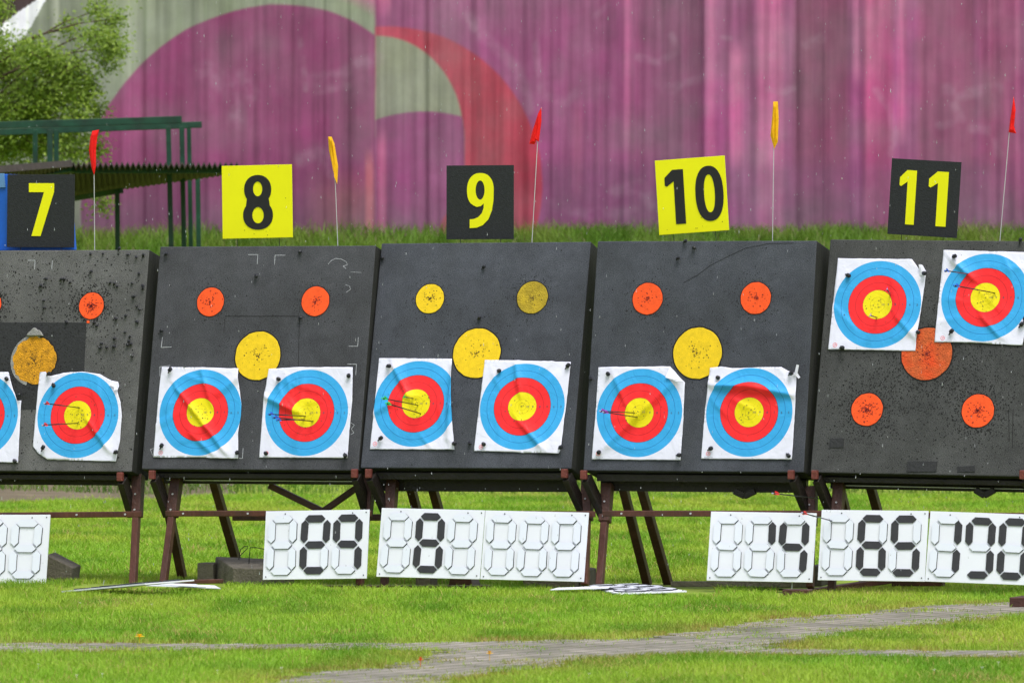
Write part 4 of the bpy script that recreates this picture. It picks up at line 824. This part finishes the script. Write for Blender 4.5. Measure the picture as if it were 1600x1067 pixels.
def glyph(parent, g, quad, y, m):       # quad: local (x0,z0),(x1,z1) box
    loops, gw = GL[g]; (x0, z0), (x1, z1) = quad; cu = bpy.data.curves.new('g', 'CURVE'); cu.dimensions = '2D'; cu.fill_mode = 'BOTH'; cu.extrude = .0008
    for lp in loops:
        s = cu.splines.new('POLY'); s.points.add(len(lp)-1); s.use_cyclic_u = True
        for i, (a, b2) in enumerate(lp): s.points[i].co = (x0+(x1-x0)*a/gw, z0+(z1-z0)*b2, 0, 1)
    o = bpy.data.objects.new('g', cu); COL.objects.link(o); dg = bpy.context.evaluated_depsgraph_get(); me = bpy.data.meshes.new_from_object(o.evaluated_get(dg)); bpy.data.objects.remove(o)
    for v in me.vertices: v.co = (v.co.x, y-.0012+v.co.z*-1, v.co.y)
    bm = bmesh.new(); bm.from_mesh(me); bmesh.ops.recalc_face_normals(bm, faces=bm.faces); bm.to_mesh(me); bm.free()
    me.materials.clear(); me.materials.append(m); d = bpy.data.objects.new('digit', me); COL.objects.link(d); d.parent = parent
def sign(k, tl, tr_, br_, bl_, glyphs, mp_, md, label):
    top = FM[k] @ V((0, 0, SIZE[k][1])); t0 = (top-C0).dot(B)+.07
    h = [P(*p, t0) for p in (tl, tr_, br_, bl_)]; ex = (h[1]-h[0])+(h[2]-h[3]); ev = (h[0]-h[3])+(h[1]-h[2]); w_, h_ = ex.length/2, ev.length/2; c_ = sum(h, V())/4
    M = frame(c_, ex, ev); M.translation = c_-M.to_3x3() @ V((w_/2, 0, h_/2)); e = empty('number_sign', M, label, 'number sign', 'lane number signs on top of the butts')
    z = MB(); z.box(0, w_, 0, .006, 0, h_); z.build('panel', mp_, e, bevel=.001)
    z = MB(); z.tube([(w_*.2, .01, h_*.4), (w_*.2, .01, -.06)], .002, 6); z.tube([(w_*.8, .01, h_*.4), (w_*.8, .01, -.06)], .002, 6); z.build('stakes', M_bwire, e)
    rs = random.Random(k*3); z = MB()
    for j in range(7):
        x, y_, r0 = rs.uniform(.08, .92)*w_, rs.choice((rs.uniform(.03, .12), rs.uniform(.1, .95)))*h_, rs.uniform(.0012, .0028); z.face([(x+math.cos(a)*r0, -.0022, y_+math.sin(a)*r0) for a in (0, 1.2, 2.5, 3.6, 5)])
    z.build('pin_holes', M_hole, e)
    for g, (x0, y0, x1, y1) in glyphs:       # fractions of the panel, y from the top
        glyph(e, g, ((x0*w_, (1-y1)*h_), (x1*w_, (1-y0)*h_)), -.0006, md)
sign(7, (8,273),(113,273),(119,387),(14,386), [('7', (.325,.12,.70,.845))], M_signK, M_signY, 'black sign with a yellow 7 at the left')
sign(8, (343,260),(453,257),(460,371),(351,373), [('8', (.30,.135,.725,.885))], M_signY, M_digK, 'yellow sign with a black 8')
sign(9, (698,259),(803,258),(802,374),(697,374), [('9', (.305,.105,.71,.85))], M_signK, M_signY, 'black sign with a yellow 9')
sign(10, (1021,252),(1131,243),(1140,360),(1032,367), [('1', (.125,.14,.41,.87)), ('0', (.555,.12,.955,.86))], M_signY, M_digK, 'tilted yellow sign with a black 10')
sign(11, (1392,247),(1501,254),(1496,372),(1388,366), [('1', (.135,.145,.385,.86)), ('1', (.555,.14,.845,.86))], M_signK, M_signY, 'black sign with a yellow 11')
# blue board behind sign 7
z = MB(); t0 = ((FM[7] @ V((0,0,SIZE[7][1])))-C0).dot(B)+.12
a = [P(-70,392,t0), P(117,391,t0), P(108,274,t0), P(-76,271,t0)]; o0 = a[0]; I = base_M(o0).inverted(); aa = [I @ p for p in a]
e = empty('blue_board', base_M(o0), 'blue plastic board standing behind the number 7 sign', 'board')
z.hexa(aa, [p+V((0,.03,0)) for p in aa]); z.build('sheet', M_blue, e, bevel=.004)
z = MB(); a = [I @ P(x, y, t0-.012) for x, y in ((-72,294),(8,293),(6,271),(-74,271))]; z.hexa(a, [p+V((0,.01,0)) for p in a]); z.build('pale_strip', M_blue2, e)
# ---------------------------------------------------------------- wind flags
def wflag(k, cloth, wpts, m, label):
    top = FM[k] @ V((0, 0, SIZE[k][1])); t0 = (top-C0).dot(B)+.09; o0 = P(*wpts[-1], t0); M = base_M(o0); I = M.inverted()
    e = empty('wind_flag', M, label, 'flag', 'wind flags on wires above the butts')
    z = MB(); z.tube([I @ P(x, y, t0) for x, y in wpts], .0022, 6); z.build('wire', M_wire, e)
    mx_ = sum(x for x, y in cloth)/len(cloth); sw = 1.45 if m is M_fy else 1.0
    pts = [I @ P(mx_+(x-mx_)*sw, y, t0-.006) for x, y in cloth]; n = len(pts); c_ = sum(pts, V())/n; q = MB(); rs = random.Random(k)
    for i in range(n):        # folded cloth: two bulged sides meeting at the outline
        a, b2 = pts[i], pts[(i+1) % n]; ma, mb = a.lerp(c_, .55), b2.lerp(c_, .55); ma.z = a.z*.75+c_.z*.25; mb.z = b2.z*.75+c_.z*.25
        for s_ in (-1, 1):
            f1, f2, f3 = ma+V((0, s_*rs.uniform(.008, .014), 0)), mb+V((0, s_*rs.uniform(.008, .014), 0)), c_+V((0, s_*.006, 0))
            q.face([a, b2, f2, f1]); q.face([f1, f2, f3])
    q.build('cloth', m, e)
wflag(7, [(144,205),(155,203),(152,215),(150,235),(150,260),(147,274),(143,262),(139,235),(141,215)], [(149,206),(147,270),(148,395)], M_fr, 'red wind flag on a wire between signs 7 and 8')
wflag(8, [(515,214),(519,214),(522,225),(526,260),(525,288),(521,270),(516,235)], [(518,216),(524,288),(528,388)], M_fy, 'amber wind flag on a wire between signs 8 and 9')
wflag(9, [(846,168),(846,190),(842,222),(837,219),(835,226),(827,225),(832,205)], [(846,168),(840,222),(831,382)], M_fr, 'red wind flag on a wire right of sign 9')
wflag(10, [(1209,159),(1214,159),(1215,185),(1214,222),(1210,233),(1206,212),(1208,180)], [(1212,162),(1209,233),(1207,380)], M_fy, 'amber wind flag on a wire right of sign 10')
wflag(11, [(1584,150),(1587,172),(1584,203),(1588,209),(1576,207),(1578,190)], [(1584,152),(1577,208),(1562,380)], M_fr, 'red wind flag on a wire right of sign 11')
z = MB(); p = P(147,278,((FM[7] @ V((0,0,SIZE[7][1])))-C0).dot(B)+.085)
# ---------------------------------------------------------------- falling rain and drips
M_drop = mat('water', lin(225,230,235), .1, .0, 1); bp = M_drop.node_tree.nodes['Principled BSDF']; bp.inputs['Transmission Weight'].default_value = .5; bp.inputs['IOR'].default_value = 1.33
rn = MB(); rs = random.Random(3)
def drop(p, r, l):
    k = len(rn.v); rn.v += [(p.x, p.y, p.z+l), (p.x+r, p.y, p.z), (p.x, p.y+r, p.z), (p.x-r, p.y, p.z), (p.x, p.y-r, p.z), (p.x, p.y, p.z-r*1.4)]
    rn.f += [(k,k+1,k+2),(k,k+2,k+3),(k,k+3,k+4),(k,k+4,k+1),(k+5,k+2,k+1),(k+5,k+3,k+2),(k+5,k+4,k+3),(k+5,k+1,k+4)]; rn.m += [0]*8
for i in range(1500):
    D = rs.uniform(30, 60); drop(PD(rs.uniform(-20, 1620), rs.uniform(-20, 900), D), rs.uniform(.0008, .0018), rs.uniform(.005, .016))
for k in FM:
    for i in range(16):
        p = FM[k] @ V((rs.uniform(.08, SIZE[k][0]-.05), rs.choice((.002, .12, .24)), 0)); p.z -= rs.choice((.003, .08, .09)); drop(p, .0028, .006)
tag(rn.build('raindrops', M_drop, smooth=True), 'fine raindrops falling over the range', 'rain', kind='stuff')
